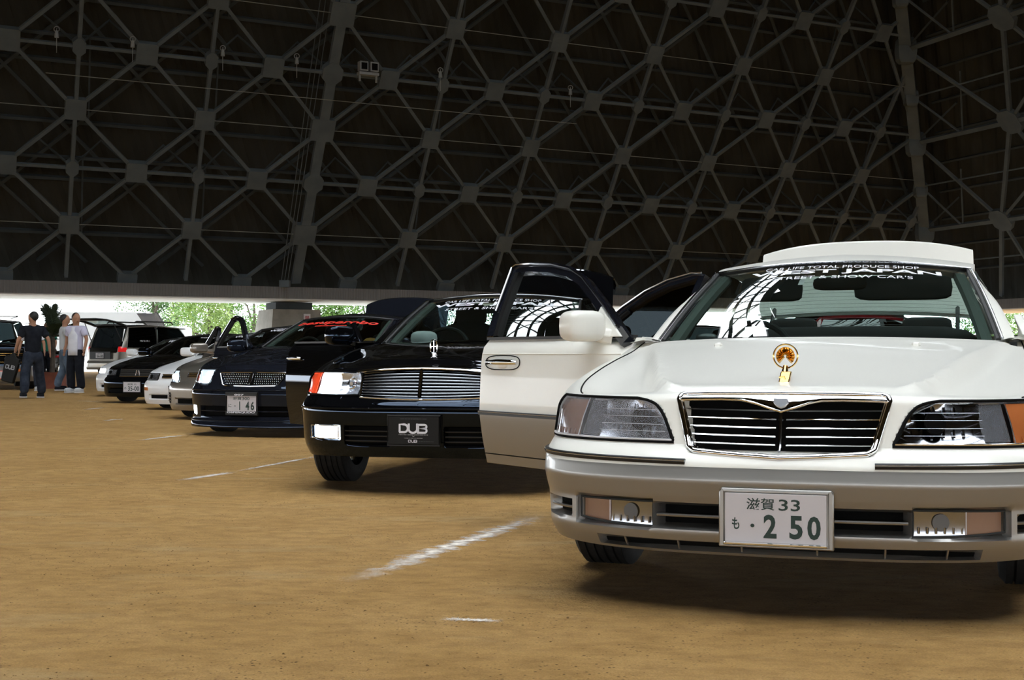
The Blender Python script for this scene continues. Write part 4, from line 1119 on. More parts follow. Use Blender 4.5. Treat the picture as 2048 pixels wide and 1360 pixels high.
# ------------------------------------------------------------------ the hall
def sand_mat():
    m, nt, b = new_mat('packed sandy ground'); N = nt.nodes; L = nt.links
    tc = N.new('ShaderNodeTexCoord')
    def nz(scale, det, rough=.55, st=None):
        n = N.new('ShaderNodeTexNoise'); n.inputs['Scale'].default_value = scale; n.inputs['Detail'].default_value = det; n.inputs['Roughness'].default_value = rough
        if st:
            mp = N.new('ShaderNodeMapping'); mp.inputs['Scale'].default_value = st; mp.inputs['Rotation'].default_value = (0, 0, R(20)); L.new(tc.outputs['Object'], mp.inputs[0]); L.new(mp.outputs[0], n.inputs['Vector'])
        else: L.new(tc.outputs['Object'], n.inputs['Vector'])
        return n.outputs['Fac']
    def ramp(f, *st):
        r = N.new('ShaderNodeValToRGB'); e = r.color_ramp.elements
        while len(e) < len(st): e.new(.5)
        for q, (p, c) in zip(e, st): q.position = p; q.color = (*c, 1)
        L.new(f, r.inputs[0]); return r.outputs[0]
    def mixc(a, bb, f, mode='MIX'):
        x = N.new('ShaderNodeMix'); x.data_type = 'RGBA'; x.blend_type = mode
        for i, q in ((6, a), (7, bb)):
            if isinstance(q, tuple): x.inputs[i].default_value = (*q, 1)
            else: L.new(q, x.inputs[i])
        if isinstance(f, float): x.inputs[0].default_value = f
        else: L.new(f, x.inputs[0])
        return x.outputs[2]
    base = ramp(nz(1.6, 10, .68), (.26, (.52, .305, .105)), (.52, (.61, .370, .138)), (.76, (.69, .435, .178)))
    patch = ramp(nz(7.5, 9, .68, (1, 1.6, 1)), (.34, (.72, .68, .62)), (.58, (1.04, 1.03, 1.02)))
    c = mixc(base, patch, .8, 'MULTIPLY')
    # loose darker grit
    vo = N.new('ShaderNodeTexVoronoi'); vo.inputs['Scale'].default_value = 42; L.new(tc.outputs['Object'], vo.inputs['Vector'])
    grit = ramp(vo.outputs['Distance'], (.12, (1, 1, 1)), (.22, (0, 0, 0)))
    gm = ramp(nz(2.2, 5), (.44, (0, 0, 0)), (.62, (1, 1, 1)))
    gf = N.new('ShaderNodeMath'); gf.operation = 'MULTIPLY'; L.new(grit, gf.inputs[0]); L.new(gm, gf.inputs[1])
    c = mixc(c, (.13, .075, .03), gf.outputs[0])
    fine = ramp(nz(140, 3, .7), (.35, (.78, .76, .74)), (.6, (1.06, 1.05, 1.03)))
    c = mixc(c, fine, .8, 'MULTIPLY')
    # pale dusty scuffs
    sc = ramp(nz(1.7, 9, .7, (.5, 1.6, 1)), (.55, (0, 0, 0)), (.72, (.6, .6, .6)))
    c = mixc(c, (.62, .44, .22), sc)
    L.new(c, b.inputs['Base Color']); b.inputs['Roughness'].default_value = .95; b.inputs['Specular IOR Level'].default_value = .12
    h = N.new('ShaderNodeMath'); h.operation = 'ADD'
    h1 = N.new('ShaderNodeMath'); h1.operation = 'MULTIPLY'; h1.inputs[1].default_value = 2.6; L.new(nz(9, 9, .66), h1.inputs[0])
    L.new(h1.outputs[0], h.inputs[0]); L.new(nz(60, 4, .6), h.inputs[1])
    bp = N.new('ShaderNodeBump'); bp.inputs['Strength'].default_value = 1.; bp.inputs['Distance'].default_value = .026
    L.new(h.outputs[0], bp.inputs['Height']); L.new(bp.outputs[0], b.inputs['Normal'])
    return m

def chalk_mat():
    m, nt, b = new_mat('scuffed white chalk'); N = nt.nodes; L = nt.links
    tc = N.new('ShaderNodeTexCoord'); n = N.new('ShaderNodeTexNoise'); n.inputs['Scale'].default_value = 14; n.inputs['Detail'].default_value = 10; n.inputs['Roughness'].default_value = .75
    sp = N.new('ShaderNodeSeparateXYZ'); L.new(tc.outputs['UV'], sp.inputs[0])
    L.new(tc.outputs['Object'], n.inputs['Vector'])
    # fades out towards the edges of the strip
    e = N.new('ShaderNodeMath'); e.operation = 'PINGPONG'; e.inputs[1].default_value = .5; L.new(sp.outputs['Y'], e.inputs[0])
    e2 = N.new('ShaderNodeMath'); e2.operation = 'PINGPONG'; e2.inputs[1].default_value = .5; L.new(sp.outputs['X'], e2.inputs[0])
    mn = N.new('ShaderNodeMath'); mn.operation = 'MULTIPLY'; mn.inputs[1].default_value = 3.; mn.use_clamp = True; L.new(e2.outputs[0], mn.inputs[0])
    a = N.new('ShaderNodeMath'); a.operation = 'MULTIPLY_ADD'; a.inputs[1].default_value = .85; L.new(e.outputs[0], a.inputs[0]); L.new(n.outputs['Fac'], a.inputs[2])
    r = N.new('ShaderNodeValToRGB'); r.color_ramp.elements[0].position = .64; r.color_ramp.elements[1].position = 1.; L.new(a.outputs[0], r.inputs[0])
    al = N.new('ShaderNodeMath'); al.operation = 'MULTIPLY'; L.new(r.outputs[0], al.inputs[0]); L.new(mn.outputs[0], al.inputs[1])
    b.inputs['Base Color'].default_value = (.80, .75, .68, 1); b.inputs['Roughness'].default_value = .95; b.inputs['Specular IOR Level'].default_value = .1
    L.new(al.outputs[0], b.inputs['Alpha'])
    return m

DA = 5.5
DO = Vector((-20.45, 60.70, 4.416)); Da = Vector((.8797, .4755, 0))*DA; Db = Vector((.2334, -.5616, .7938))*2.86
Dn = Vector((-.378, .6997, .606))                 # outwards, away from the hall
D2 = Vector((.355, -.935, 0)).normalized()
def DP(i, j, o=0.): return DO + Da*i + Db*j + Dn*o
def hip_i(j): return 9.9 - .353*j
def HP(j, o=0.): return DP(hip_i(j), j)
Hs = (-.353*Da + Db)
Dn2 = D2.cross(Hs).normalized()
if Dn2.x < 0: Dn2 = -Dn2
def RP(u, j, o=0.): return DP(hip_i(j), j) + D2*u + Dn2*o

def hall():
    # ground
    mb = MB(); mb.poly([(-160, -80, 0), (160, -80, 0), (160, 260, 0), (-160, 260, 0)])
    f = mb.build('floor', sand_mat(), smooth=0); f['kind'] = 'structure'
    # corrugated roof slope opposite, and the slope on the right
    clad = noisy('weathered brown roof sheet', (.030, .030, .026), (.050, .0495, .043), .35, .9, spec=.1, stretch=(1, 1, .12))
    clad2 = clad
    I0, J1 = -9., 10.6
    mb = MB()
    rows = []
    n = 420
    for j in (-.75, 3, 6, 8.5, J1):
        row = []
        for k in range(n + 1):
            i = lerp(I0, hip_i(j) + .35, k/n); w = (k % 4)
            row.append(DP(i, j, 1.75 + (.10 if w in (1, 2) else 0)))
        rows.append(row)
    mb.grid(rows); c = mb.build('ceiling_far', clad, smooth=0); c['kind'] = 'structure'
    mb = MB(); rows = []
    n = 560
    for j in (-.75, 3, 6, 8.5, J1):
        rows.append([RP(lerp(-4.5, 150, k/n), j, 1.75 + (.10 if (k % 4) in (1, 2) else 0)) for k in range(n + 1)])
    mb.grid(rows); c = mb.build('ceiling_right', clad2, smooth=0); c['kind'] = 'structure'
    # top of the roof with two ring-shaped skylights
    rings = [((16.5, 33), 14., 18.), ((1.5, -1), 3.5, 16.), ((27, 27.5), 1., 4.5)]
    Z = DP(0, J1).z - .6
    mb = MB(); st = 1.5
    xs = [-66 + st*k for k in range(int(160/st))]; ys = [-62 + st*k for k in range(int(134/st))]
    def hole(x, y): return any(a < math.hypot(x - c[0], y - c[1]) < b for c, a, b in rings)
    mb.grid([[(x, y, Z) for x in xs] for y in ys], 0, False, lambda i, j: hole(xs[j] + st/2, ys[i] + st/2))
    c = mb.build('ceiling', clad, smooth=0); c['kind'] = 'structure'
    for q, (cc, a, b) in enumerate(rings):
        sk = thing('skylight_truss', ['steel lattice ring under the roof light ahead of the cars', 'steel lattice ring under the big roof light overhead', 'small steel lattice ring inside the forward roof light'][q], 'roof truss', (cc[0], cc[1], Z), kind='structure')
        def ring(r, z, rad, nm):
            mb = MB(); mb.tube([(r*math.cos(k*math.pi/32), r*math.sin(k*math.pi/32), z) for k in range(64)], rad, 6, closed=True); mb.build(nm, 'steel_dark', sk)
        for r, rad in ((a, .45), (b, .55), (lerp(a, b, .33), .16), (lerp(a, b, .66), .16)): ring(r, -.35, rad, 'ring_chord')
        m = (26, 34, 14)[q]
        for k in range(m):
            t = 2*math.pi*k/m; t2 = 2*math.pi*(k + 1)/m; tm = (t + t2)/2
            mb = MB(); P = lambda r, an, z=-.3: (r*math.cos(an), r*math.sin(an), z)
            mb.tube([P(a, t), P(b, t)], .13, 6); mb.build('rafter', 'steel_dark', sk)
            mb = MB(); mb.tube([P(a, t, -.6), P(lerp(a, b, .5), tm, -.6), P(b, t, -.6)], .09, 5); mb.tube([P(a, t2, -.6), P(lerp(a, b, .5), tm, -.6), P(b, t2, -.6)], .09, 5); mb.build('bracing', 'steel_dark', sk)
    # outer walls above the open perimeter
    def wallbox(nm, c, d):
        mb = MB(); mb.box(c, d); w = mb.build(nm, clad, smooth=0); w['kind'] = 'structure'
    wallbox('wall_left', (-66, 2, (Z + 4.2)/2), (.4, 130, Z - 4.2)); wallbox('wall_back', (8, -62, (Z + 5)/2), (150, .4, Z - 5))
    # ring beam with ribbed cladding, brightened soffit slab and piers
    # pale concrete apron outside
    mb = MB(); q0, q1 = DP(-14, 0), DP(20, 0); nn = Vector((Da.y, -Da.x, 0)).normalized(); mb.poly([(q0.x - nn.x*1.5, q0.y - nn.y*1.5, .006), (q1.x - nn.x*1.5, q1.y - nn.y*1.5, .006), (q1.x - nn.x*150, q1.y - nn.y*150, .006), (q0.x - nn.x*150, q0.y - nn.y*150, .006)])
    f = mb.build('floor_outside', noisy('pale concrete apron', (.52, .51, .49), (.62, .61, .59), .8, .9), smooth=0); f['kind'] = 'structure'
    zb, zt = 3.58, 4.16
    along = Da.normalized(); nin = Vector((along.y, -along.x, 0))      # towards the hall
    for nm, p0, dr, ln, ni in (('trim_1', DP(-9, 0), along, DA*18.95, nin), ('trim_2', HP(0) - D2*.2, D2, 150, Vector((D2.y, -D2.x, 0)))):
        if ni.y > 0 and nm == 'trim_2': ni = -ni
        if nm == 'trim_2': ni = Vector((-abs(D2.y), -abs(D2.x)*1, 0)); ni = (ni - D2*ni.dot(D2)).normalized()
        mb = MB(); n = int(ln/.0675); top, bot = [], []
        p0 = Vector((p0.x, p0.y, 0))
        for k in range(n + 1):
            o = .03 if (k % 2) else 0
            q = p0 + dr*(ln*k/n) + ni*(.35 + o)
            top.append((q.x, q.y, zt)); bot.append((q.x, q.y, zb))
        mb.grid([bot, top])
        a, b = p0 + ni*.35, p0 + dr*ln + ni*.35; c, d = p0 - ni*1.2, p0 + dr*ln - ni*1.2
        mb.add([(a.x, a.y, zt), (b.x, b.y, zt), (d.x, d.y, zt), (c.x, c.y, zt)], [(0, 1, 2, 3)])
        bm_ = mb.build(nm, pbr('ribbed grey cladding', (.165, .16, .155), .75, spec=.2), smooth=0); bm_['kind'] = 'structure'
        mb = MB(); e, g_ = p0 - ni*5.5, p0 + dr*ln - ni*5.5
        mb.prism([(a.x, a.y, zb - .05), (b.x, b.y, zb - .05), (g_.x, g_.y, zb - .05), (e.x, e.y, zb - .05)], (0, 0, .06))
        s_ = mb.build('ceiling_soffit', 'soffit', smooth=0); s_['kind'] = 'structure'
    along_z = Matrix((tuple(along), tuple(-nin), (0, 0, 1))).transposed()
    for i in (-6.0, 2.10, 9.6):
        q = DP(i, 0); c = Vector((q.x, q.y, 0)) - nin*2.6
        mb = MB()
        def ring8(w, d, z): return [c + along*(sx_*w/2) - nin*(sy_*d/2) + Vector((0, 0, z)) for sx_, sy_ in ((-1, -1), (1, -1), (1, 1), (-1, 1))]
        lo, mi_, hi = ring8(3.3, 3.4, 0), ring8(2.5, 2.4, 3.08), ring8(2.5, 2.4, 3.12)
        mb.grid([r + [r[0]] for r in (lo, mi_, hi)]); mb.poly(hi)
        p = mb.build('pillar', 'concrete', smooth=0); p['kind'] = 'structure'
        mb = MB(); cc = c + Vector((0, 0, 3.28)); mb.box(cc, (1.95, 1.6, .40), mat=along_z); b_ = mb.build('pillar_bearing', 'steel_dark', smooth=0); b_['kind'] = 'structure'
        if abs(i - 2.10) < .1:
            s = thing('warning_sign', 'small white sign with a red character on the concrete pier', 'sign')
            sc = c + nin*1.33 + along*.50 + Vector((0, 0, 2.66)); s.location = sc; s.rotation_euler = (0, 0, math.atan2(along.y, along.x))
            mb = MB(); mb.box((0, 0, 0), (.36, .03, .46)); mb.build('sign_board', 'plate', s, 0)
            mb = MB(); put_text(mb, '禁', lambda u, v: (u, -.018, v), (-.12, -.10, .12, .14), .02); mb.build('sign_character', pbr('dark red paint', (.32, .02, .03), .5), s, 0, merge=False)
    # ---------------- inner space frame on the far slope
    fr = thing('roof_truss', 'grey steel space frame of crossing bars and square node plates on the far roof slope', 'roof truss', kind='structure')
    JM = 9
    def bar(p, q, w, d, nm, par, mat='steel', nrm=Dn):
        mb = MB(); mb.tube([p, q], 1., prof=[(-w/2, -d/2), (w/2, -d/2), (w/2, d/2), (-w/2, d/2)], up=nrm); mb.build(nm, mat, par, 0)
    for i in range(-4, 11):
        j1 = JM + .5
        jt = min(j1, (9.9 - i)/.353) if i > 6 else j1
        if jt <= .3: continue
        w = .46 if i == 2 else .155
        bar(DP(i, 0), DP(i, jt), w, .22, 'rib', fr)
    for j in range(2, JM + 1, 2):
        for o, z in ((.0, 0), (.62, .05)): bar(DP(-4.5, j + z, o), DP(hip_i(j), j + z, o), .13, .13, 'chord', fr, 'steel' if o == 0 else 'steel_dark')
        mb = MB()
        for k in range(int((hip_i(j) + 4.5)*2)):
            a = -4.5 + k*.5; mb.tube([DP(a, j, .05), DP(a + .25, j + .25, 1.3), DP(a + .5, j, .05)], .06, 5)
        mb.build('chord_lacing', 'steel_dark', fr)
    for j in range(1, JM + 1, 2):
        mb = MB(); mb.tube([DP(-4.5, j, -.06), DP(hip_i(j), j, -.06)], .018, 5); mb.build('tie_cable', 'cable', fr)
    # diagonals run straight across the lattice
    for s in (-1, 1):
        for k in range(-14, 28):
            # line i = k/1 + s*j/2 - offset so that it meets integer i on odd rows
            f0 = lambda j: k + .5 + s*j*.5
            a, b = 0., JM + .5
            js = [j/20 for j in range(0, int(b*20) + 1) if -4.6 <= f0(j/20) <= hip_i(j/20)]
            if len(js) < 12: continue
            bar(DP(f0(js[0]), js[0]), DP(f0(js[-1]), js[-1]), .145, .15, 'diagonal_brace', fr)
    def plate(i, j, w, h, nm='node_plate', par=fr, mat='steel', cut=.12):
        mb = MB(); u, v = Da.normalized(), Db.normalized()
        o = [(-w/2 + cut, -h/2), (w/2 - cut, -h/2), (w/2, -h/2 + cut), (w/2, h/2 - cut), (w/2 - cut, h/2), (-w/2 + cut, h/2), (-w/2, h/2 - cut), (-w/2, -h/2 + cut)]
        mb.prism([DP(i, j, -.14) + u*x + v*y for x, y in o], Dn*.30); mb.build(nm, mat, par, 0)
    for j in range(0, JM + 1):
        k = -4 if j % 2 else -4.5
        while k < hip_i(j) - .2:
            if j % 2: plate(k, j, 1.12 if k == 2 else .86, 1.12 if k == 2 else .95, cut=.06)
            else: plate(k, j, .90, .95 if j else .6, cut=.06)
            k += 1
        if j % 2 == 0 and j:
            for i in range(-4, int(hip_i(j)) + 1): plate(i, j, .52 if i != 2 else .95, .80 if i != 2 else 1.1, 'gusset_plate', cut=.19 if i != 2 else .32)
    # ---------------- outer layer nearer the sheets
    ou = thing('purlin_frame', 'darker steel purlins and braces close under the far roof sheets', 'roof truss', kind='structure')
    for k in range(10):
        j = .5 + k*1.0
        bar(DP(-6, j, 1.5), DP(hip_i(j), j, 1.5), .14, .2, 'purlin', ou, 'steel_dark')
    for s in (-1, 1):
        for k in range(-14, 28):
            f0 = lambda j: k + s*(j - .4)*.5
            js = [j/20 for j in range(0, int((JM + .5)*20) + 1) if -5 <= f0(j/20) <= hip_i(j/20)]
            if len(js) < 12: continue
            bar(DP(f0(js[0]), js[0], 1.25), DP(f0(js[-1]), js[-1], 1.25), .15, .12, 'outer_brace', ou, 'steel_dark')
    for i in range(-4, 9):
        for j in range(1, JM + 1, 2):
            if i + .07 < hip_i(j): bar(DP(i + .12, j - .35, .5), DP(i + .12, j + .95, 1.4), .07, .07, 'strut', ou, 'steel_dark')
    # ---------------- hip rib and the right-hand slope
    hp = thing('hip_truss', 'heavy steel hip rib where the two roof slopes meet, with the right slope lattice', 'roof truss', kind='structure')
    nh = (Dn + Dn2).normalized()
    bar(HP(0), HP(9.6), .62, .5, 'hip_rib', hp, 'steel', nh)
    hj = [1.81, 3.83, 5.74, 7.7]
    for j in [.9] + hj + [2.8, 4.8, 6.7]:
        mb = MB(); mb.ell(HP(j) - nh*.1, (.62, .5, .75) if j in hj else (.45, .4, .5), 8, 6, .6); mb.build('hip_node', 'steel', hp, 30)
    Hd = Hs.normalized()
    def rplate(u, j):
        mb = MB(); o = [(-.7, -.35), (-.35, -.7), (.35, -.7), (.7, -.35), (.7, .35), (.35, .7), (-.35, .7), (-.7, .35)]
        vv = (Hs - D2*Hs.dot(D2)).normalized()
        mb.prism([RP(u, j, -.14) + D2*x + vv*y for x, y in o], Dn2*.3); mb.build('node_plate', 'steel', hp, 0)
    us = lambda j: interp([(1.8, 6.8), (3.83, 7.8), (5.74, 7.5), (7.7, 7.2)], j)
    for j in hj:
        bar(RP(0, j), RP(30, j), .24, .24, 'chord', hp, 'steel', Dn2)
        for m_ in range(3): rplate(us(j) + m_*12, j)
    for m_ in range(3):
        pts = [(us(.0) - .3 + m_*12, 0)] + [(us(j) + m_*12, j) for j in hj] + [(us(7.7) + m_*12, 9.4)]
        for (a, b), (c, d) in zip(pts, pts[1:]): bar(RP(a, b), RP(c, d), .2, .2, 'rib', hp, 'steel', Dn2)
        for k in range(len(hj) - 1):
            lo, up = hj[k], hj[k+1]
            if m_ == 0:
                bar(RP(0, up), RP(us(lo), lo), .16, .16, 'diagonal_brace', hp, 'steel', Dn2)
                bar(RP(0, (lo + up)/2 + .05), RP(us(lo)*.5, lo), .09, .09, 'light_brace', hp, 'steel', Dn2); bar(RP(0, lo), RP(us(lo)*.38, lo + .5, .8), .10, .10, 'light_brace', hp, 'steel_dark', Dn2)
                bar(RP(us(lo)*.52, lo), RP(us(lo)*.5, (lo + up)/2 + .2, .3), .07, .07, 'light_brace', hp, 'steel', Dn2)
            bar(RP(us(lo) + m_*12, lo), RP(us(up) + m_*12 + 6.2, (lo + up)/2 + 1.), .16, .16, 'diagonal_brace', hp, 'steel', Dn2)
            bar(RP(us(up) + m_*12, up), RP(us(lo) + m_*12 + 6.2, lo), .16, .16, 'diagonal_brace', hp, 'steel', Dn2)
        bar(RP(us(hj[0]) + m_*12, hj[0]), RP(us(0) + m_*12 + 3.5, 0), .16, .16, 'diagonal_brace', hp, 'steel', Dn2)
    for j in (.95, 2.85, 4.78, 6.7):
        mb = MB(); mb.tube([RP(0, j), RP(30, j)], .05, 5); mb.build('tie_rod', 'steel', hp)
    for k in range(14):
        j = .4 + k*.66; bar(RP(.3, j, 1.45), RP(40, j, 1.45), .12, .16, 'purlin', hp, 'steel_dark', Dn2)
    # lamps and cables hanging from the frame
    def pix(px, py, o=-.5):
        """point on the inner frame plane met by a sight line through the photograph"""
        d = Vector(((px - 1024)/2650, 1, -(py - 708)/2650)); c = Vector((0, 0, .85)); n_ = Da.cross(Db).normalized()
        t = (DO - c).dot(n_)/d.dot(n_); return c + d*t + Dn*o
    labs = ['small pale lamp hanging from the top left of the roof frame', 'small pale lamp beside the second square node plate of the top row', 'small pale lamp hanging left of the centre roof plates', 'small pale lamp just left of the thick main rib',
            'small pale lamp right of the twin floodlight', 'small pale lamp high above the black sedan trunk lid']
    for (px, py), lb in zip([(109, 58), (261, 78), (441, 96), (589, 112), (876, 140), (1136, 175)], labs):
        t = thing('pendant_lamp', lb, 'lamp', pix(px, py, -.3), group='small lamps hanging from the roof frame')
        mb = MB(); mb.tube([(0, 0, .2), (0, 0, -.8)], .015, 6); mb.build('stem', 'fixture', t)
        mb = MB(); mb.lathe([(0, .1), (.05, .1), (.08, -.05), (.09, -.18), (.0, -.2)], 14); mb.build('lamp_shade', 'fixture', t)
        mb = MB(); mb.tube([(.11*math.cos(k*math.pi/8), 0, .16 + .11*math.sin(k*math.pi/8)) for k in range(16)], .018, 5, closed=True); mb.build('bracket', 'fixture', t)
    t = thing('floodlight', 'pale twin floodlight on a bracket beside the thick main rib', 'floodlight', pix(730, 128, -.4), R(28))
    mb = MB(); mb.box((0, 0, -.25), (.95, .35, .12)); mb.tube([(-.4, 0, -.3), (-.4, 0, -.6)], .05, 6); mb.tube([(.4, 0, -.3), (.4, 0, -.6)], .05, 6); mb.build('bracket', 'fixture', t, 30)
    for x in (-.26, .24):
        mb = MB(); mb.box((x, -.05, .06), (.40, .34, .44)); h = mb.build('lamp_housing', 'fixture', t, 0, .02)
        mb = MB(); mb.box((x, -.225, .06), (.28, .02, .30)); mb.build('lamp_glass', 'cavity', h, 0)
    mb = MB()
    p0, p1 = pix(556, 560, -.5), pix(644, 0, -.5)
    cb = thing('hanging_cables', 'bundle of thin steel cables running up beside the thick main rib', 'cable', p0)
    for k in range(3):
        o = Da.normalized()*(.16*k)
        mb = MB(); mb.tube([o, p1 - p0 + o*1.6 + Vector((0, 0, 2))], .022, 5); mb.build('cable', 'steel', cb)
    mb = MB(); mb.box((.2, 0, .1), (.5, .4, .35)); mb.build('winch', 'steel', cb, 0, .03)
    a, b = pix(88, 140, -.2), pix(1150, 243, -.2)
    mb = MB(); mb.tube([Vector((0, 0, 0)), b - a], .018, 5); w = mb.build('guy_wire', 'cable', loc=a); tag(w, 'long thin pale wire slung across the far roof frame', 'wire')

def chalk(p0, p1, w, seed, label):
    """worn chalk strip lying on the sand"""
    random.seed(seed)
    a, b = Vector((*p0, .004)), Vector((*p1, .004)); d = (b - a); n = Vector((-d.y, d.x, 0)).normalized()
    m = 60; vs, fs, uv = [], [], []
    for k in range(m + 1):
        t = k/m; c = a + d*t + n*(random.uniform(-.25, .25)*w); ww = w*random.uniform(.7, 1.2)*1.5
        for v in (0, .5, 1): vs.append(c + n*(v - .5)*ww*2); uv.append((t, v))
    for k in range(m):
        for v in range(2): o = k*3 + v; fs.append((o, o + 1, o + 4, o + 3))
    me = bpy.data.meshes.new('chalk_line'); me.from_pydata([tuple(v) for v in vs], [], fs)
    ul = me.uv_layers.new(name='UVMap')
    for l in me.loops: ul.data[l.index].uv = uv[l.vertex_index]
    if 'chalk' not in M: M['chalk'] = chalk_mat()
    me.materials.append(M['chalk'])
    o = bpy.data.objects.new('chalk_line', me); COL.objects.link(o)
    tag(o, label, 'chalk line', 'white chalk parking lines on the sand')

def grit():
    """loose crumbs of soil lying on the near ground"""
    rnd = random.Random(5); vs, fs = [], []
    clumps = [(rnd.uniform(-4, 4), 2.9 + 9*rnd.random()**1.6) for _ in range(120)]
    for _ in range(11000):
        if rnd.random() < .7: c = rnd.choice(clumps); x, y = c[0] + rnd.gauss(0, .28), c[1] + rnd.gauss(0, .16)
        else: x, y = rnd.uniform(-5, 5), 2.9 + 9*rnd.random()
        if any(abs((x - ox)*math.cos(R(q)) - (y - oy)*math.sin(R(q))) < 1.0 and -.1 < (x - ox)*math.sin(R(q)) + (y - oy)*math.cos(R(q)) < 5.1 for ox, oy, q in ((.84, 4.2, 18.5), (-.567, 7.9, 12))): continue
        s = rnd.choice((.0016, .002, .0025, .003, .0045))*rnd.uniform(.7, 1.2); a = rnd.uniform(0, 6.28); o = len(vs)
        vs += [(x + s*math.cos(a + k*2.1)*(1 + .5*(k == 1)), y + s*math.sin(a + k*2.1), .0008) for k in range(3)] + [(x, y, s*rnd.uniform(.4, .9))]
        fs += [(o, o + 1, o + 3), (o + 1, o + 2, o + 3), (o + 2, o, o + 3), (o, o + 2, o + 1)]
    me = bpy.data.meshes.new('soil_grit'); me.from_pydata(vs, [], fs); me.materials.append(noisy('soil crumbs', (.10, .055, .02), (.34, .20, .08), 30, .95, spec=.1))
    o = bpy.data.objects.new('soil_grit', me); COL.objects.link(o); tag(o, 'loose dark crumbs of soil strewn over the sandy ground', 'grit', kind='stuff')

def gpx(px, py):
    """ground point on the sight line through a pixel of the photograph"""
    t = .85/((py - 708)/2650); return ((px - 1024)/2650*t, t)

def tree(x, y, h, w, seed, label, col=0, n=6000, trunk=True):
    rnd = random.Random(seed)
    t = thing('tree', label, 'tree', (x, y, 0), group='trees beyond the open side of the hall')
    lobes = [(rnd.uniform(-.5, .5)*w, rnd.uniform(-.5, .5)*w, rnd.uniform(.25, 1)*h, rnd.uniform(.22, .42)*w) for _ in range(16)]
    vs, fs = [], []
    for _ in range(n):
        lx, ly, lz, lr = rnd.choice(lobes)
        v = Vector((rnd.gauss(0, 1), rnd.gauss(0, 1), rnd.gauss(0, 1))).normalized()
        p = Vector((lx, ly, lz*.92)) + v*lr*(.6 + .4*rnd.random()); p.z = max(p.z, .25)
        nrm = (v + Vector((rnd.gauss(0, .5), rnd.gauss(0, .5), .5 + rnd.gauss(0, .4)))).normalized()
        u = nrm.orthogonal().normalized(); u = (Matrix.Rotation(rnd.uniform(0, 6.28), 3, nrm) @ u); q = nrm.cross(u)
        s = rnd.uniform(.055, .135)
        o = len(vs); vs += [tuple(p + u*s), tuple(p + q*s*.5), tuple(p - u*s), tuple(p - q*s*.5)]; fs.append((o, o+1, o+2, o+3))
    me = bpy.data.meshes.new('crown'); me.from_pydata(vs, [], fs)
    key = 'leaf%d' % col
    if key not in M:
        c = [((.045, .12, .018), (.15, .27, .05)), ((.028, .075, .02), (.09, .17, .045)), ((.12, .20, .04), (.27, .36, .10))][col]
        M[key] = noisy('leaves %d' % col, c[0], c[1], 1.3, .6, spec=.3)
    me.materials.append(M[key])
    o = bpy.data.objects.new('crown', me); COL.objects.link(o); o.parent = t
    if trunk:
        mb = MB(); mb.tube([(0, 0, 0), (.1, 0, h*.3), (-.05, .1, h*.7)], [.22, .16, .06], 8)
        for lx, ly, lz, lr in lobes[:5]: mb.tube([(.05, 0, h*.35), (lx*.5, ly*.5, lz*.75), (lx, ly, lz*.9)], [.09, .06, .02], 6)
        mb.build('trunk', 'bark', t)
    return t
def X_at(px, Y): return (px - 1024)/2650*Y

def outside():
    k = 0
    sp = [(306, 98, 8, 3.4, 1, 'leafy tree just right of the raised minivan hatch'), (352, 107, 10, 4.4, 0, 'sunlit tree behind the perforated raised lid'), (418, 84, 5.4, 3.4, 2, 'pale green bushy tree above the bronze car mirror'), (462, 104, 8.5, 4.4, 1, 'dense green tree framed by the open charcoal car door'), (508, 97, 7.2, 3.2, 0, 'bushy tree against the lit side of the concrete pier'),
          (385, 116, 11, 6., 1, 'tall darker tree between the two paler ones behind the parked row'), (664, 86, 6, 3.4, 0, 'green tree just right of the concrete pier'), (735, 99, 8, 4, 1, 'dark green tree above the charcoal car roof'), (810, 116, 8, 4.6, 0, 'tree hidden behind the black raised trunk lid'), (1090, 104, 6.5, 5, 0, 'bright green tree seen through the black sedan cabin'), (930, 104, 8, 4, 1, 'tree seen through the left half of the black sedan windshield'),
          (1980, 98, 8, 4.4, 0, 'sunlit tree above the red car at the right edge'), (2052, 116, 9, 5.5, 2, 'pale tree cut by the right edge above the red car')]
    for px, Y, h, w, c, lb in sp:
        k += 1; tree(X_at(px, Y), Y, h, w, 40 + k, lb, c)
    # pale box truck with a black crescent, far left
    t = thing('box_truck', 'white box truck with a dark crescent emblem parked outside on the left', 'truck', (X_at(192, 74), 74, 0), R(4)); t.scale = (1.2, 1.2, 1.2)
    pw = pbr('truck white', (.8, .8, .8), .6)
    mb = MB(); mb.box((0, 1.2, 1.62), (4.6, 2.2, 2.1)); mb.build('cargo_box', pw, t, 0, .03)
    mb = MB(); mb.box((3.2, 1.2, 1.25), (1.7, 2., 1.5)); mb.build('cab', pw, t, 0, .12)
    mb = MB(); mb.box((3.25, .18, 1.62), (1.1, .04, .5)); mb.build('cab_window', 'darkglass', t, 0)
    for x in (-1.5, 3.1):
        mb = MB(); mb.lathe([(.2, -.12), (.42, -.12), (.42, .12), (.2, .12), (0, .12)], 20, (x, .3, .42), 'y'); mb.build('wheel', 'rubber', t)
    mb = MB(); pts = []
    n = 24
    for i in range(n + 1):
        a = R(70 + 230*i/n); w = .13*math.sin(math.pi*i/n)
        pts.append(((-.55 + .62*math.cos(a)*1.0, .085, 1.95 + .42*math.sin(a)), (-.55 + (.62 - w)*math.cos(a), .085, 1.95 + (.42 - w)*math.sin(a))))
    mb.grid([[p[0] for p in pts], [p[1] for p in pts]]); mb.build('crescent_emblem', pbr('emblem grey', (.10, .085, .085), .5), t, 0)

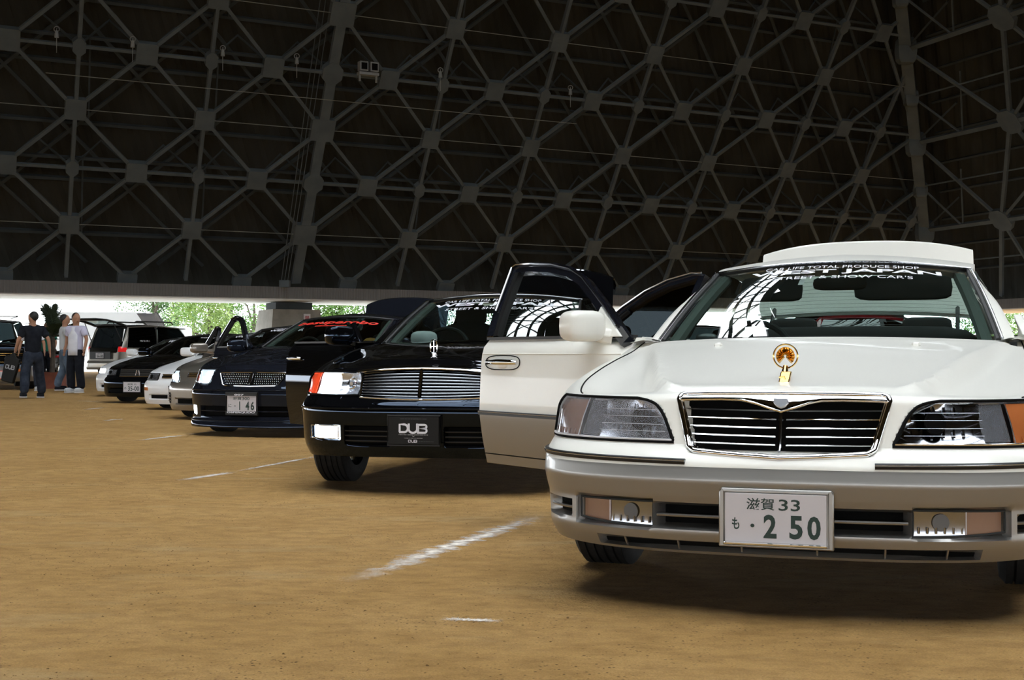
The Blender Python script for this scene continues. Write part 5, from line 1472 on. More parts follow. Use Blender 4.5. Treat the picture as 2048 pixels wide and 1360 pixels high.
def light():
    w = bpy.data.worlds.new('overcast sky'); SC.world = w; w.use_nodes = True
    bg = w.node_tree.nodes['Background']; bg.inputs[0].default_value = (.90, .955, 1., 1); bg.inputs[1].default_value = SKY
    SC.view_settings.exposure = EXPO
SKY = 6.; EXPO = .45
# ------------------------------------------------------------------ the rest of the parked row
def row_sedan(name, label, paint, O, psi, o):
    root = thing(name, label, 'car')
    zf = o.get('zf', .70); wd = o.get('w', .875); L = o.get('L', 4.75); rd = o.get('round', 0.)
    k = wd/.9
    ctrl = [(0, 0, zf), (.30*k, .012 + rd*.02, zf), (.50*k, .045 + rd*.05, zf + .002), (.66*k, .105 + rd*.07, zf + .006), (.79*k, .205 + rd*.09, zf + .012), (.865*k, .34 + rd*.09, zf + .022), (.892*k, .54, zf + .055), (.90*k, .80, zf + .11),
            (.90*k, 1.10, zf + .165), (.90*k, 1.40, .895), (.90*k, 1.62, .92), (.90*k, 1.80, .935), (.90*k, 2.5, .94), (.895*k, 3.5, .95), (.87*k, L - .55, .95), (.80*k, L - .25, .94), (.6*k, L - .06, .92), (0, L, .92)]
    lip = o.get('lip', .19)
    front = [(lip, .03), (lip + .06, .004), (.44, -.006), (.49, .0), (.525, .02), (.55, .05), (zf, .105), (zf + .1, .15)]
    side = [(lip, .04), (.26, .010), (.30, .0), (.60, 0.), (.75, .008), (.95, .035)]
    rear = [(.19, .04), (.30, 0), (.5, -.01), (.56, .04), (.95, .09)]
    sh = Shell(ctrl, front, side, rear, [(0, lip), (.5, lip + .01), (1.2, .22), (3.2, .22), (5, .26)], rt=(.035, .10), bt=.548, bty=.56, wheels=(.86, L - 1.1), ra=.335)
    sx = sh.s_of_x; lx0, lx1 = o.get('lamp', (.44, .85)); lz0, lz1 = o.get('lampz', (.565, zf - .012))
    gx = o.get('grille', .36); gz0, gz1 = o.get('grillez', (.56, zf - .02))
    so = sh.s_of_y(.46) if lx1 > .8 else sx(lx1)
    sl = o.get('slant', 0.)
    HL = lambda z: (sx(lx0 + sl*.12*(z - lz0)/(lz1 - lz0)), so - sl*.10*(z - lz0)/(lz1 - lz0))
    pk = [(lr_pocket(HL, lz0, lz1, .02), .03), (box_pocket(sx(.22), sx(.60), lip + .07, lip + .16, .02), .04)]
    op = o.get('door')
    wall(sh, root, [paint, o.get('bumper', paint)], pk, (lambda x, y, z: x < 0 and 1.6 < y < 2.6 and z > .28) if op else None, .028, (16, 12))
    hood_panel(root, sh, sh.cs[5], sh.cs[10], (1.43, .935), [(.35, zf + .05), (.8, zf + .14), (1.15, .90)], o.get('hoodpaint', paint), lambda x, y, q, t: sstep(0, .15, t)*(1 - .6*t)*.015*(1 - sstep(.36 + .3*t, .55 + .25*t, abs(x))), 14, 10)
    for sg in (-1, 1):
        mb = MB(); mb.grid(region(sh, lambda z: (HL(z)[0] - .01, HL(z)[1] + .008), lz0 - .006, lz1 + .006, sg, -.018, 4, 12)); hd = mb.build('headlight', 'lampdark', root, 50)
        mb = MB(); mb.grid(region(sh, lambda z: (HL(z)[0] + .01, HL(z)[1] - (.10 if o.get('amber') else .01)), lz0 + .012, lz1 - .012, sg, lambda u, v: -.014 + .012*((u - .5)**2 + (v - .5)**2) + .003*math.sin(u*26), 8, 22))
        mb.build('lit_reflector' if o.get('lit') else 'lamp_reflector', ('lit_soft' if o['lit'] == 1 else 'lit') if o.get('lit') else 'reflector', hd, 30)
        if o.get('lit') == 1:
            mb = MB(); mb.ell(sh.S(sg*lerp(*HL((lz0 + lz1)/2), .5), lerp(lz0, lz1, .45), -.004), (.04, .02, .04), 10, 6); mb.build('lit_bulb', 'lit', hd)
        elif not o.get('lit'):
            mb = MB(); p = sh.S(sg*lerp(*HL((lz0 + lz1)/2), .35), (lz0 + lz1)/2, -.008); mb.ell(p, (.035, .012, .035), 12, 6); mb.build('bulb_shield', 'cavity', hd)
        if o.get('amber'):
            mb = MB(); mb.grid(region(sh, lambda z: (HL(z)[1] - .09, HL(z)[1] - .01), lz0 + .01, lz1 - .01, sg, -.008, 3, 4)); mb.build('turn_signal', 'amber_fade', hd)
        mb = MB(); mb.grid(region(sh, HL, lz0, lz1, sg, .002, 4, 12)); mb.build('lamp_lens', 'lens_clear', hd, 60)
        mb = MB(); mb.tube(rim(region(sh, HL, lz0, lz1, sg, .001, 4, 12)), .005, 5, closed=True); mb.build('lamp_seal', 'seam', hd)
        mb = MB(); mb.grid(region(sh, lambda z: (sx(.20), sx(.62)), lip + .06, lip + .17, sg, -.03, 3, 8)); mb.build('bumper_intake', 'cavity', root, 60)
        if o.get('bumper_lamp'):
            mb = MB(); mb.grid(region(sh, lambda z: (sx(.62), sx(.62) + .22), .395, .445, sg, .004, 3, 6)); mb.build('bumper_signal', 'amber', root)
        if o.get('side_slats'):
            mb = MB(); mb.grid(region(sh, lambda z: (sx(.70), sx(.70) + .20), .26, .40, sg, .003, 3, 6)); bk = mb.build('bumper_vent', 'cavity', root)
            for z in (.29, .33, .37):
                mb = MB(); mb.tube([sh.S(sg*(sx(.70) + .2*q/4), z, .008) for q in range(5)], .007, 5); mb.build('vent_slat', paint, bk)
    mb = MB(); mb.grid(region(sh, lambda z: (-sx(gx), sx(gx)), gz0, gz1, 1, .003, 4, 16)); gr = mb.build('grille', 'cavity', root, 60)
    for bi in range(o.get('bars', 4)):
        z = lerp(gz0 + .015, gz1 - .015, bi/max(1, o.get('bars', 4) - 1)); mb = MB(); mb.tube([sh.S(lerp(-sx(gx) + .01, sx(gx) - .01, q/14), z, .008) for q in range(15)], .004, 5); mb.build('grille_bar', o.get('barmat', 'darkchrome'), gr)
    mb = MB(); mb.tube(rim(region(sh, lambda z: (-sx(gx), sx(gx)), gz0, gz1, 1, .006, 3, 14)), .007, 6, closed=True); mb.build('grille_surround', o.get('surround', 'darkchrome'), gr)
    if o.get('emblem'):
        c = sh.S(0, (gz0 + gz1)/2, .016); mb = MB(); mb.tube([(c[0] - .035, c[1], c[2] - .045), (c[0] - .01, c[1], c[2] + .045), (c[0] + .005, c[1], c[2] - .02), (c[0] + .03, c[1], c[2] + .045), (c[0] + .04, c[1], c[2] - .045)], .008, 6); mb.build('grille_emblem', 'chrome', gr)
    if o.get('plate'):
        px = o.get('plate_x', 0.); plate_part(root, 'license_plate', px, -.02, .375, .33, .165, o['plate'], 'plate', 'trim', border=.008)
    g = dict(wb=((1.45, .938), (.70*k, 1.58, .925)), wt=((2.30, 1.285), (.585*k, 2.38, 1.248)), rt=((3.35, 1.305), (.56*k, 3.32, 1.265)), rb=((L - .80, .985), (.68*k, L - .94, .96)), peak=(2.80, 1.34), rail_x=.03,
             A=((.808*k, 1.68, .930), 0), C=((.80*k, L - 1.12, .95), 0), yB=2.60, open=(('front', -1),) if op else ())
    W = greenhouse(root, g, o.get('roofpaint', paint), 0, dict(side='darkglass', rear=o.get('rearglass', 'darkglass')))
    if o.get('text'):
        mb = MB()
        for s, u0, v0, u1, v1, b in o['text']: put_text(mb, s, lambda u, v: W(u, v, .0016), (u0, v0, u1, v1), b)
        mb.build('windshield_lettering', 'white_ink', root, 0, merge=False)
    interior(root, L, w=.74*k, y1=L - .9, openside=(('front', -1),) if op else ()); steering(root)
    for x in (-.36, .36): seat(root, x, 2.5)
    # boot deck
    rbq = curve2(*g['rb']); s1, s2 = sh.s_of_y(L - .9), sh.len
    mb = MB(); mb.grid([[vl(rbq(q), (sh.top(s2 - (s2 - sh.cs[15])*abs(q))[0]*(1 if q >= 0 else -1), sh.top(s2 - (s2 - sh.cs[15])*abs(q))[1], .93), t/6) for q in [j/8 - 1 for j in range(17)]] for t in range(7)]); mb.build('trunk_lid', paint, root, 50)
    if op:
        open_door(root, sh, 1.54, 2.64, -1, op, paint, 'frame_black' if not o.get('framepaint') else o['framepaint'], .28, .93,
                  winpts=[(2.64, .935), (2.625, 1.03), (2.58, 1.25), (2.48, 1.28), (2.32, 1.265), (2.16, 1.21), (1.93, 1.09), (1.72, .99), (1.56, .93)], handle=(2.5, .80, .2, .05), mirror=((-1.03, 1.76, .985), o.get('mirrorpaint', paint), (.125, .075, .075)), glassmat=None, step=False)
    else: mirror_shell(root, (-1.0*k, 1.74, .985), paint, -1, .115, .075, .075, foot=[(-.80, 1.66, .94), (-.80, 1.84, .94), (-.78, 1.78, 1.0)])
    mirror_shell(root, (1.0*k, 1.74, .985), paint, 1, .115, .075, .075, foot=[(.80, 1.66, .94), (.80, 1.84, .94), (.78, 1.78, 1.0)])
    for x in (-.76*k, .76*k): wheel(root, x, .86, .31, .21, n=28, zoff=o.get('drop', 0)); wheel(root, x, L - 1.1, .31, .21, n=28, zoff=o.get('drop', 0))
    place(root, O, psi); root.location.z = -o.get('drop', 0)
    return root

def parked_row():
    row_sedan('black_saloon', 'black car parked behind, seen between the open white doors and the white windshield', 'black', (2.3, 19.8), 18, dict(zf=.69, lit=0))
    row_sedan('dark_saloon', 'dark blue grey car parked far behind the white sedan cabin', 'charcoal', (4.85, 21.4), 18, dict(zf=.69, lit=0))
    west = [('WEST JAPAN', -.58, .80, .62, .90, .03), ('CAR LIFE TOTAL PRODUCE SHOP', -.52, .92, .52, .965, 0.)]
    row_sedan('bronze_sedan', 'bronze silver sedan with slanting lit lamp, parked just beyond the charcoal one', 'bronze', (-3.85, 16.9), 18, dict(drop=.05, round=.8, zf=.69, slant=1., lamp=(.56, .9), lampz=(.53, .69), grille=.42, grillez=(.60, .655), bars=3, lit=1, side_slats=True, door=40, lip=.17, text=west, framepaint='frame_black'))
    row_sedan('white_coupe', 'white sedan with clear lamp and orange bumper signal, between the bronze and black cars', 'plainwhite', (-4.98, 19.9), 18, dict(drop=.10, w=.86, L=4.6, lamp=(.46, .84), lampz=(.55, .655), zf=.672, grille=.38, grillez=(.585, .64), bars=2, bumper_lamp=True, lip=.19, plate=[('そ', .05, .25, .17, .5, 'green_ink', .01), ('●', .12, .8, .18, .9, 'green_ink', 0)], plate_x=-.02, text=west))
    row_sedan('black_limousine', 'black sedan with chrome barred grille and plate 35-00 in the distant row', 'black', (-6.45, 22.7), 18, dict(drop=.09, plate_x=-.06, lamp=(.47, .86), lampz=(.565, .675), grille=.37, grillez=(.555, .68), bars=6, barmat='lampdark', surround='darkchrome', emblem=True, lip=.20,
        plate=[('35-00', .28, .10, .95, .58, 'green_ink', .02), ('滋賀 33', .24, .68, .78, .88, 'green_ink', .01), ('め', .06, .25, .18, .48, 'green_ink', .01)], text=[('WEST JAPAN', -.1, .82, .62, .90, .02)]))
    row_sedan('white_limousine', 'white sedan with lit lamp, farthest of the parked row', 'plainwhite', (-7.72, 26.3), 18, dict(drop=.10, lamp=(.50, .86), lampz=(.56, .665), zf=.69, grille=.36, grillez=(.56, .665), bars=5, lit=2, lip=.20, text=[('WEST', -.60, .74, .1, .90, .04)]))
    row_sedan('red_coupe', 'deep red car parked sideways behind the white sedan', 'red', (6.7, 15.4), -93, dict(zf=.68, L=4.6, lit=0, rearglass='darkglass', surround='chrome'))

# ------------------------------------------------------------------ other vehicles
def minivan():
    root = thing('minivan', 'silver beige minivan with raised tailgate and red tail lamp, seen from behind', 'minivan')
    ctrl = [(0, 0, 1.06), (.4, .01, 1.06), (.70, .05, 1.06), (.84, .15, 1.06), (.885, .35, 1.07), (.89, .7, 1.07), (.89, 2.0, 1.07), (.89, 3.4, 1.05), (.88, 4.0, 1.0), (.8, 4.4, .92), (.5, 4.6, .8), (0, 4.66, .78)]
    end = [(.30, .03), (.38, 0), (.55, 0), (.60, .03), (1.06, .06)]
    sd = [(.25, .02), (.35, 0), (.9, .0), (1.1, .02)]
    sh = Shell(ctrl, end, sd, end, [(0, .32), (.5, .32), (4.6, .30)], rt=(.02, .03), yf=(.1, .5), wheels=(1.0, 3.75), ra=.37, zc=.34, bt=.56, bty=.5)
    wall(sh, root, ['beige', 'beige'], (), lambda x, y, z: abs(x) < .62 and y < .4 and z > .90, .03, (10, 20))
    W = greenhouse(root, dict(wb=((.06, 1.06), (.78, .16, 1.06)), wt=((.42, 1.80), (.70, .50, 1.78)), rt=((3.1, 1.82), (.66, 3.05, 1.78)), rb=((4.0, 1.02), (.76, 3.85, 1.0)), peak=(1.7, 1.88), rail_x=.03, A=((.865, .34, 1.07), 0), C=((.85, 3.65, 1.04), 0), yB=1.75, no_rear=False), 'beige', 0, dict(windshield='sideglass', side='darkglass', rear='sideglass'))
    for c in list(root.children):
        if c.name.startswith('windshield'):
            for d in list(c.children): bpy.data.objects.remove(d)
            bpy.data.objects.remove(c)
    mb = MB(); mb.box((0, 2.2, .50), (1.6, 3.9, .06)); mb.box((0, 2.3, .78), (1.5, .12, .5)); mb.box((0, 2.2, 1.75), (1.2, 2.6, .03)); mb.build('cabin_lining', 'interior', root, 0)
    for x in (-.40, .40):
        s = seat(root, x, 1.35, 'interior', .72)
    # body-side rail, spoiler and tailgate
    mb = MB(); mb.tube([(-.66, .40, 1.83), (0, .34, 1.86), (.66, .40, 1.83)], 1., prof=[(-.10, -.02), (.10, -.02), (.10, .02), (-.10, .02)]); mb.build('roof_spoiler', 'trim', root, 30)
    hinge = Vector((0, .45, 1.80)); tip = Vector((0, -.85, 2.02))
    def tg(x, t, o=0): p = hinge.lerp(tip, t); return (x*lerp(.74, .70, t), p.y, p.z + .05*math.sin(math.pi*t) + o)
    mb = MB(); 
    out = [(-1, 0), (1, 0), (1, .55), (.96, .8), (.82, 1), (-.82, 1), (-.96, .8), (-1, .55)]; inn = [(-.80, .14), (.80, .14), (.84, .6), (.7, .70), (-.7, .70), (-.84, .6)]
    top = [[tg(x, t) for x in (-1, -.8, .8, 1)] for t in (0, .12)]
    mb.grid(top); mb.grid([[tg(x, t) for x in (-1, -.82)] for t in (.12, .4, .7)]); mb.grid([[tg(x, t) for x in (.82, 1)] for t in (.12, .4, .7)]); mb.grid([[tg(x*lerp(1, .86, (t - .7)/.3), t) for x in (-1, -.5, 0, .5, 1)] for t in (.68, .85, 1)])
    hd = mb.build('tailgate', 'trim', root, 40, solid=.05)
    mb = MB(); mb.grid([[tg(x, t, .01) for x in (-.82, 0, .82)] for t in (.12, .4, .7)]); mb.build('tailgate_glass', 'sideglass', hd, 60)
    for sg in (-1, 1):
        mb = MB(); mb.tube([(sg*.70, .25, 1.25), tg(sg*.9, .45)], .015, 6); mb.build('tailgate_strut', 'trim', root)
        mb = MB(); mb.grid(region(sh, lambda z: (sh.s_of_y(.16) - .20, sh.s_of_y(.16) + .16), .92, 1.10, sg, .008, 4, 8)); t = mb.build('tail_lamp', 'taillens', root, 60)
        mb = MB(); mb.tube([(sg*.62, .9, 1.92), (sg*.64, 1.0, 1.97), (sg*.64, 2.7, 1.97), (sg*.62, 2.8, 1.90)], .025, 6); mb.build('roof_rail_bar', 'trim', root)
        mb = MB(); mb.grid(region(sh, lambda z: (sh.s_of_y(.75) + .02, sh.s_of_y(.75) + .26), 1.12, 1.12, sg, .01, 1, 1))
        for y in (1.0, 3.75): wheel(root, sg*.76, y, .34, .2, n=24)
    mb = MB(); mb.box((-.03, -.015, .80), (.95, .03, .26)); mb.build('plate_recess', 'trim', root, 0, .01)
    plate_part(root, 'license_plate', -.03, -.045, .80, .36, .18, [('56-00', .16, .10, .96, .62, 'green_ink', .02), ('滋賀 300', .24, .72, .8, .92, 'green_ink', .0)], 'plate', 'trim')
    mb = MB(); put_text(mb, 'MRTEURO', lambda u, v: (.872 - .10*(v - 1.1), u, v), (.95, 1.27, 1.42, 1.32)); mb.build('side_lettering', 'white_ink', root, 0, merge=False)
    place(root, (-13.95, 45), 28)
    return root

def big_wagon():
    root = thing('large_suv', 'dark boxy SUV with gold grille bars and silver bumper, cut by the left edge', 'SUV')
    ctrl = [(0, 0, 1.05), (.5, .02, 1.05), (.8, .08, 1.05), (.92, .2, 1.06), (.95, .5, 1.08), (.95, 1.2, 1.10), (.95, 2.5, 1.12), (.95, 4.4, 1.14), (.9, 4.85, 1.1), (.5, 4.98, 1.1), (0, 5, 1.1)]
    fr = [(.2, .02), (.3, -.02), (.55, -.02), (.58, .03), (.9, .05), (1.1, .1)]; sd = [(.2, .03), (.3, 0), (1.2, .02)]
    sh = Shell(ctrl, fr, sd, fr, [(0, .20), (5, .26)], rt=(.05, .06), yf=(.1, .5), wheels=(.95, 3.9), ra=.40, zc=.36, bt=.57, bty=.5)
    wall(sh, root, ['black', 'silver_low'], (), None, .04, (10, 14))
    hood_panel(root, sh, sh.cs[3], sh.cs[5], (1.3, 1.13), [(.4, 1.10), (.8, 1.12)], 'black', lambda *a: 0, 10, 8, gap=False)
    greenhouse(root, dict(wb=((1.3, 1.13), (.80, 1.45, 1.12)), wt=((1.95, 1.66), (.70, 2.02, 1.64)), rt=((4.5, 1.70), (.68, 4.45, 1.66)), rb=((4.85, 1.2), (.8, 4.75, 1.2)), peak=(3.1, 1.76), rail_x=.03, A=((.89, 1.5, 1.12), 0), C=((.88, 4.6, 1.16), 0), yB=2.6), 'bronze', 0, dict(side='darkglass', rear='darkglass', windshield='sideglass'))
    sx = sh.s_of_x
    mb = MB(); mb.grid(region(sh, lambda z: (-sx(.62), sx(.62)), .62, .98, 1, .004, 4, 14)); gr = mb.build('grille', 'cavity', root)
    for z, m_ in ((.66, 'gold'), (.82, 'gold'), (.86, 'gold'), (.95, 'lampdark')):
        mb = MB(); mb.tube([sh.S(lerp(-sx(.60), sx(.60), q/12), z, .016) for q in range(13)], .012, 6); mb.build('grille_bar', m_, gr)
    for sg in (-1, 1):
        mb = MB(); mb.grid(region(sh, lambda z: (sx(.64), sx(.64) + .28), .88, .99, sg, .006, 3, 6)); mb.build('headlight', 'reflector', root)
        mb = MB(); mb.grid(region(sh, lambda z: (sx(.36), sx(.70)), .43, .50, sg, .006, 3, 6)); mb.build('bumper_signal', 'amber', root)
        mb = MB(); mb.tube([(sg*.64, 2.2, 1.80), (sg*.64, 4.2, 1.80)], .025, 6); mb.build('roof_rack_bar', 'trim', root)
        for y in (.95, 3.9): wheel(root, sg*.82, y, .36, .24, n=24)
    for k in range(12):
        mb = MB(); mb.box((0, 2.3 + k*.16, 1.80), (1.3, .05, .03)); mb.build('roof_rack_slat', 'bronze', root, 0)
    plate_part(root, 'license_plate', .08, -.04, .36, .33, .165, [('・・-86', .2, .12, .94, .6, 'green_ink', .02)], 'plate', 'redlens')
    interior(root, 5.0, .3, 1.1, .84, 1.4, 4.6); place(root, (-12.15, 31.2), -25)
    return root

def scissor_car():
    r = row_sedan('dark_coupe', 'dark car with a door swung straight up, behind the potted palm', 'black', (-14.6, 37.6), -4, dict(zf=.68, L=4.4, lit=0))
    mb = MB(); pts = [(.86, 1.75, 1.02), (.90, 1.5, 2.0), (.93, 1.62, 2.24), (.93, 1.80, 2.20), (.90, 2.0, 1.75), (.86, 2.35, 1.35), (.84, 2.2, 1.05)]
    mb.prism(pts, (.05, 0, 0)); d = mb.build('raised_door', 'charcoal', r, 30, .012); d['label'] = 'door swung straight up'
    mb = MB(); mb.prism([(.955, 1.62, 1.75), (.97, 1.62, 2.12), (.97, 1.76, 2.08), (.955, 1.86, 1.72)], (.006, 0, 0)); mb.build('door_window', 'darkglass', d, 0)
    # far silver car whose perforated boot lid stands up behind the minivan roof
    s = row_sedan('silver_hatchback', 'silver car mostly hidden behind the minivan, its dotted lid raised', 'beige', (X_at(285, 56), 56), 40, dict(zf=.70, L=4.2, lit=0))
    mb = MB(); rows = []
    for i in range(9):
        t = i/8; rows.append([(lerp(-.75, .75, j/6) - .55*t*t + .2, .75 - .30*t + .25*math.sin(math.pi*j/6), 1.45 + 1.15*t + .25*(1 - t)*j/6*-1) for j in range(7)])
    mb.grid(rows); l = mb.build('raised_lid', 'grey_ink', s, 40, solid=.05)
    mb = MB()
    for i in range(14):
        t = i/13; a = vl(rows[0][6], rows[8][6], t); mb.ell((a[0] - .10 - .12*math.sin(math.pi*t), a[1] - .06, a[2]), (.022, .02, .022), 6, 4)
    mb.build('lid_lights', 'plate', l)
    mb = MB(); mb.tube([(.3, .9, .9), (.2, .75, 1.6)], .02, 6); mb.tube([(-.3, .9, .9), (-.4, .72, 1.6)], .02, 6); mb.build('lid_strut', 'trim', s)

# ------------------------------------------------------------------ people
def skin_mesh(name, V, E, mat, parent, sub=2):
    me = bpy.data.meshes.new(name); me.from_pydata([v[:3] for v in V], E, []); me.materials.append(M[mat])
    o = bpy.data.objects.new(name, me); COL.objects.link(o); o.parent = parent
    sk = o.modifiers.new('skin', 'SKIN'); sk.use_smooth_shade = True
    d = me.skin_vertices[0].data
    for i, v in enumerate(V): d[i].radius = (v[3], v[4] if len(v) > 4 else v[3])
    d[0].use_root = True
    ss = o.modifiers.new('smooth', 'SUBSURF'); ss.levels = sub; ss.render_levels = sub
    return o

def person(label, loc, head_dir, c, group='people walking about the hall'):
    """figure facing +y in its own axes; c holds clothing materials and the pose"""
    t = thing('person', label, 'person', loc, head_dir, group)
    st = c.get('stride', .0); H = c.get('h', 1.)
    aL, aR = c.get('armL', (.24, -.02, .98)), c.get('armR', (-.24, -.02, .98))   # wrist points (x, y, z); left is +x... mirrored use
    def el(sh_, w):   # elbow between shoulder and wrist, pushed outwards and back
        m_ = (Vector(sh_) + Vector(w))/2; m_.x += .04*(1 if w[0] > 0 else -1); m_.y -= .05; return tuple(m_)
    sL, sR = (.175, 0, 1.40), (-.175, 0, 1.40); eL, eR = el(sL, aL), el(sR, aR)
    tw = c.get('turn', 0.)                                   # head turn
    fx, fy = math.sin(tw), math.cos(tw)
    hipL, hipR = (.10, 0, .90), (-.10, 0, .90)
    sp = c.get('spread', .0)
    kL, kR = (.12 + sp*.5, st*.42 + .03, .50), (-.12 - sp*.5, -st*.30 + .04, .50)
    nL, nR = (.13 + sp, st*.78, .09), (-.13 - sp, -st*.85, .09 + abs(st)*.10)
    V = [(0, 0, .96, .13, .10), (0, 0, 1.12, .125, .095), (0, .0, 1.30, .14, .10), (0, -.005, 1.44, .075, .07), (0, .0, 1.51, .052, .055), (fx*.015, fy*.015, 1.60, .076, .090), (fx*.01, fy*.01, 1.69, .072, .088), (fx*.02, fy*.02, 1.745, .03, .04),
         (*sL, .058), (*eL, .042), (*aL, .030), (*sR, .058), (*eR, .042), (*aR, .030),
         (*hipL, .085), (*kL, .060), (*nL, .042), (*hipR, .085), (*kR, .060), (*nR, .042), (nL[0], nL[1] + .13, .045, .03), (nR[0], nR[1] + .13, .05, .03),
         (fx*.105, fy*.105, 1.595, .013, .02), (fx*.070, fy*.070, 1.535, .030, .028), (fy*.082, -fx*.082, 1.605, .012, .022), (-fy*.082, fx*.082, 1.605, .012, .022)]
    E = [(0, 1), (1, 2), (2, 3), (3, 4), (4, 5), (5, 6), (6, 7), (2, 8), (8, 9), (9, 10), (2, 11), (11, 12), (12, 13), (0, 14), (14, 15), (15, 16), (0, 17), (17, 18), (18, 19), (16, 20), (19, 21), (5, 22), (5, 23), (5, 24), (5, 25)]
    for wi, ei in ((10, 9), (13, 12)):                        # palms and fingers
        w = Vector(V[wi][:3]); d = (w - Vector(V[ei][:3])).normalized(); sd = Vector((0, 1, 0)) - d*d.y; sd.normalize()
        i0 = len(V); p = w + d*.06; V.append((*p, .026, .018)); E.append((wi, i0))
        for q, ln in ((-.028, .060), (-.010, .072), (.009, .068), (.026, .052)):
            a = p + d*.03 + sd*q; b = a + d*ln + Vector((0, .012, 0)); V += [(*a, .0095), (*b, .008)]; E += [(i0, len(V) - 2), (len(V) - 2, len(V) - 1)]
        a = w + d*.03 + sd*.035; b = a + d*.045 + sd*.015; V += [(*a, .011), (*b, .009)]; E += [(wi, len(V) - 2), (len(V) - 2, len(V) - 1)]
    skin_mesh('body', V, E, 'skin', t)
    for q in (-1, 1):
        mb = MB(); mb.ell((fx*.092 + q*fy*.030, fy*.092 - q*fx*.030, 1.628), (.010, .010, .006), 8, 6); mb.build('eye', 'hair', t)
    mb = MB(); mb.ell((fx*.094, fy*.094, 1.555), (.022*abs(fy) + .008, .022*abs(fx) + .008, .005), 8, 6); mb.build('mouth', 'redlens' if False else 'terracotta', t)
    # hair
    mb = MB(); mb.ell((-fx*.026, -fy*.026, 1.655), (.086, .096, .102), 18, 12, mat=Matrix.Rotation(-tw, 3, 'Z') @ Matrix.Rotation(R(-14), 3, 'X')); mb.build('hair', 'hair', t)
    # shirt
    slv = c.get('sleeve', .55)
    lo = .80 if c.get('long') else .87
    S_ = [(0, 0, lo, .185, .135), (0, 0, 1.05, .178, .130), (0, 0, 1.25, .182, .130), (0, -.005, 1.39, .150, .105), (0, 0, 1.465, .078, .072), (sL[0] + .01, 0, 1.395, .088), (*vl(sL, eL, .45), .082), (*vl(sL, eL, .45 + slv*.55), .078), (sR[0] - .01, 0, 1.395, .088), (*vl(sR, eR, .45), .082), (*vl(sR, eR, .45 + slv*.55), .078)]
    skin_mesh('shirt', S_, [(0, 1), (1, 2), (2, 3), (3, 4), (3, 5), (5, 6), (6, 7), (3, 8), (8, 9), (9, 10)], c['shirt'], t)
    if c.get('under'):
        mb = MB(); mb.grid([[((.190 - .05*(z > 1.35))*math.sin(R(a*(1 if z < 1.3 else .5))), (.137 - .022*(z > 1.35))*math.cos(R(a)), z) for a in range(-40, 46, 10)] for z in (.82, .95, 1.1, 1.25, 1.36, 1.44)]); mb.build('undershirt', c['under'], t, 60, solid=.01)
    # trousers
    T = [(0, 0, 1.02, .165, .125), (0, 0, .90, .165, .130), (*hipL[:2], .80, .118), (*kL, .098), (nL[0], nL[1] - .01, .22, .092), (nL[0], nL[1] - .01, .07, .090), (*hipR[:2], .80, .118), (*kR, .098), (nR[0], nR[1] - .01, nR[2] + .12, .092), (nR[0], nR[1] - .01, nR[2] - .02, .090)]
    skin_mesh('trousers', T, [(0, 1), (1, 2), (2, 3), (3, 4), (4, 5), (1, 6), (6, 7), (7, 8), (8, 9)], c['legs'], t)
    for n_, lift in ((nL, 0), (nR, abs(st)*.10)):
        mb = MB(); mb.ell((n_[0], n_[1] + .06, .062 + lift), (.050, .145, .055), 14, 8, .7); s_ = mb.build('shoe', c.get('shoe', 'cloth_black'), t)
        mb = MB(); mb.ell((n_[0], n_[1] + .06, .016 + lift), (.054, .150, .018), 14, 6, .6); mb.build('sole', 'sole', s_)
    t.scale = (H, H, H)
    return t

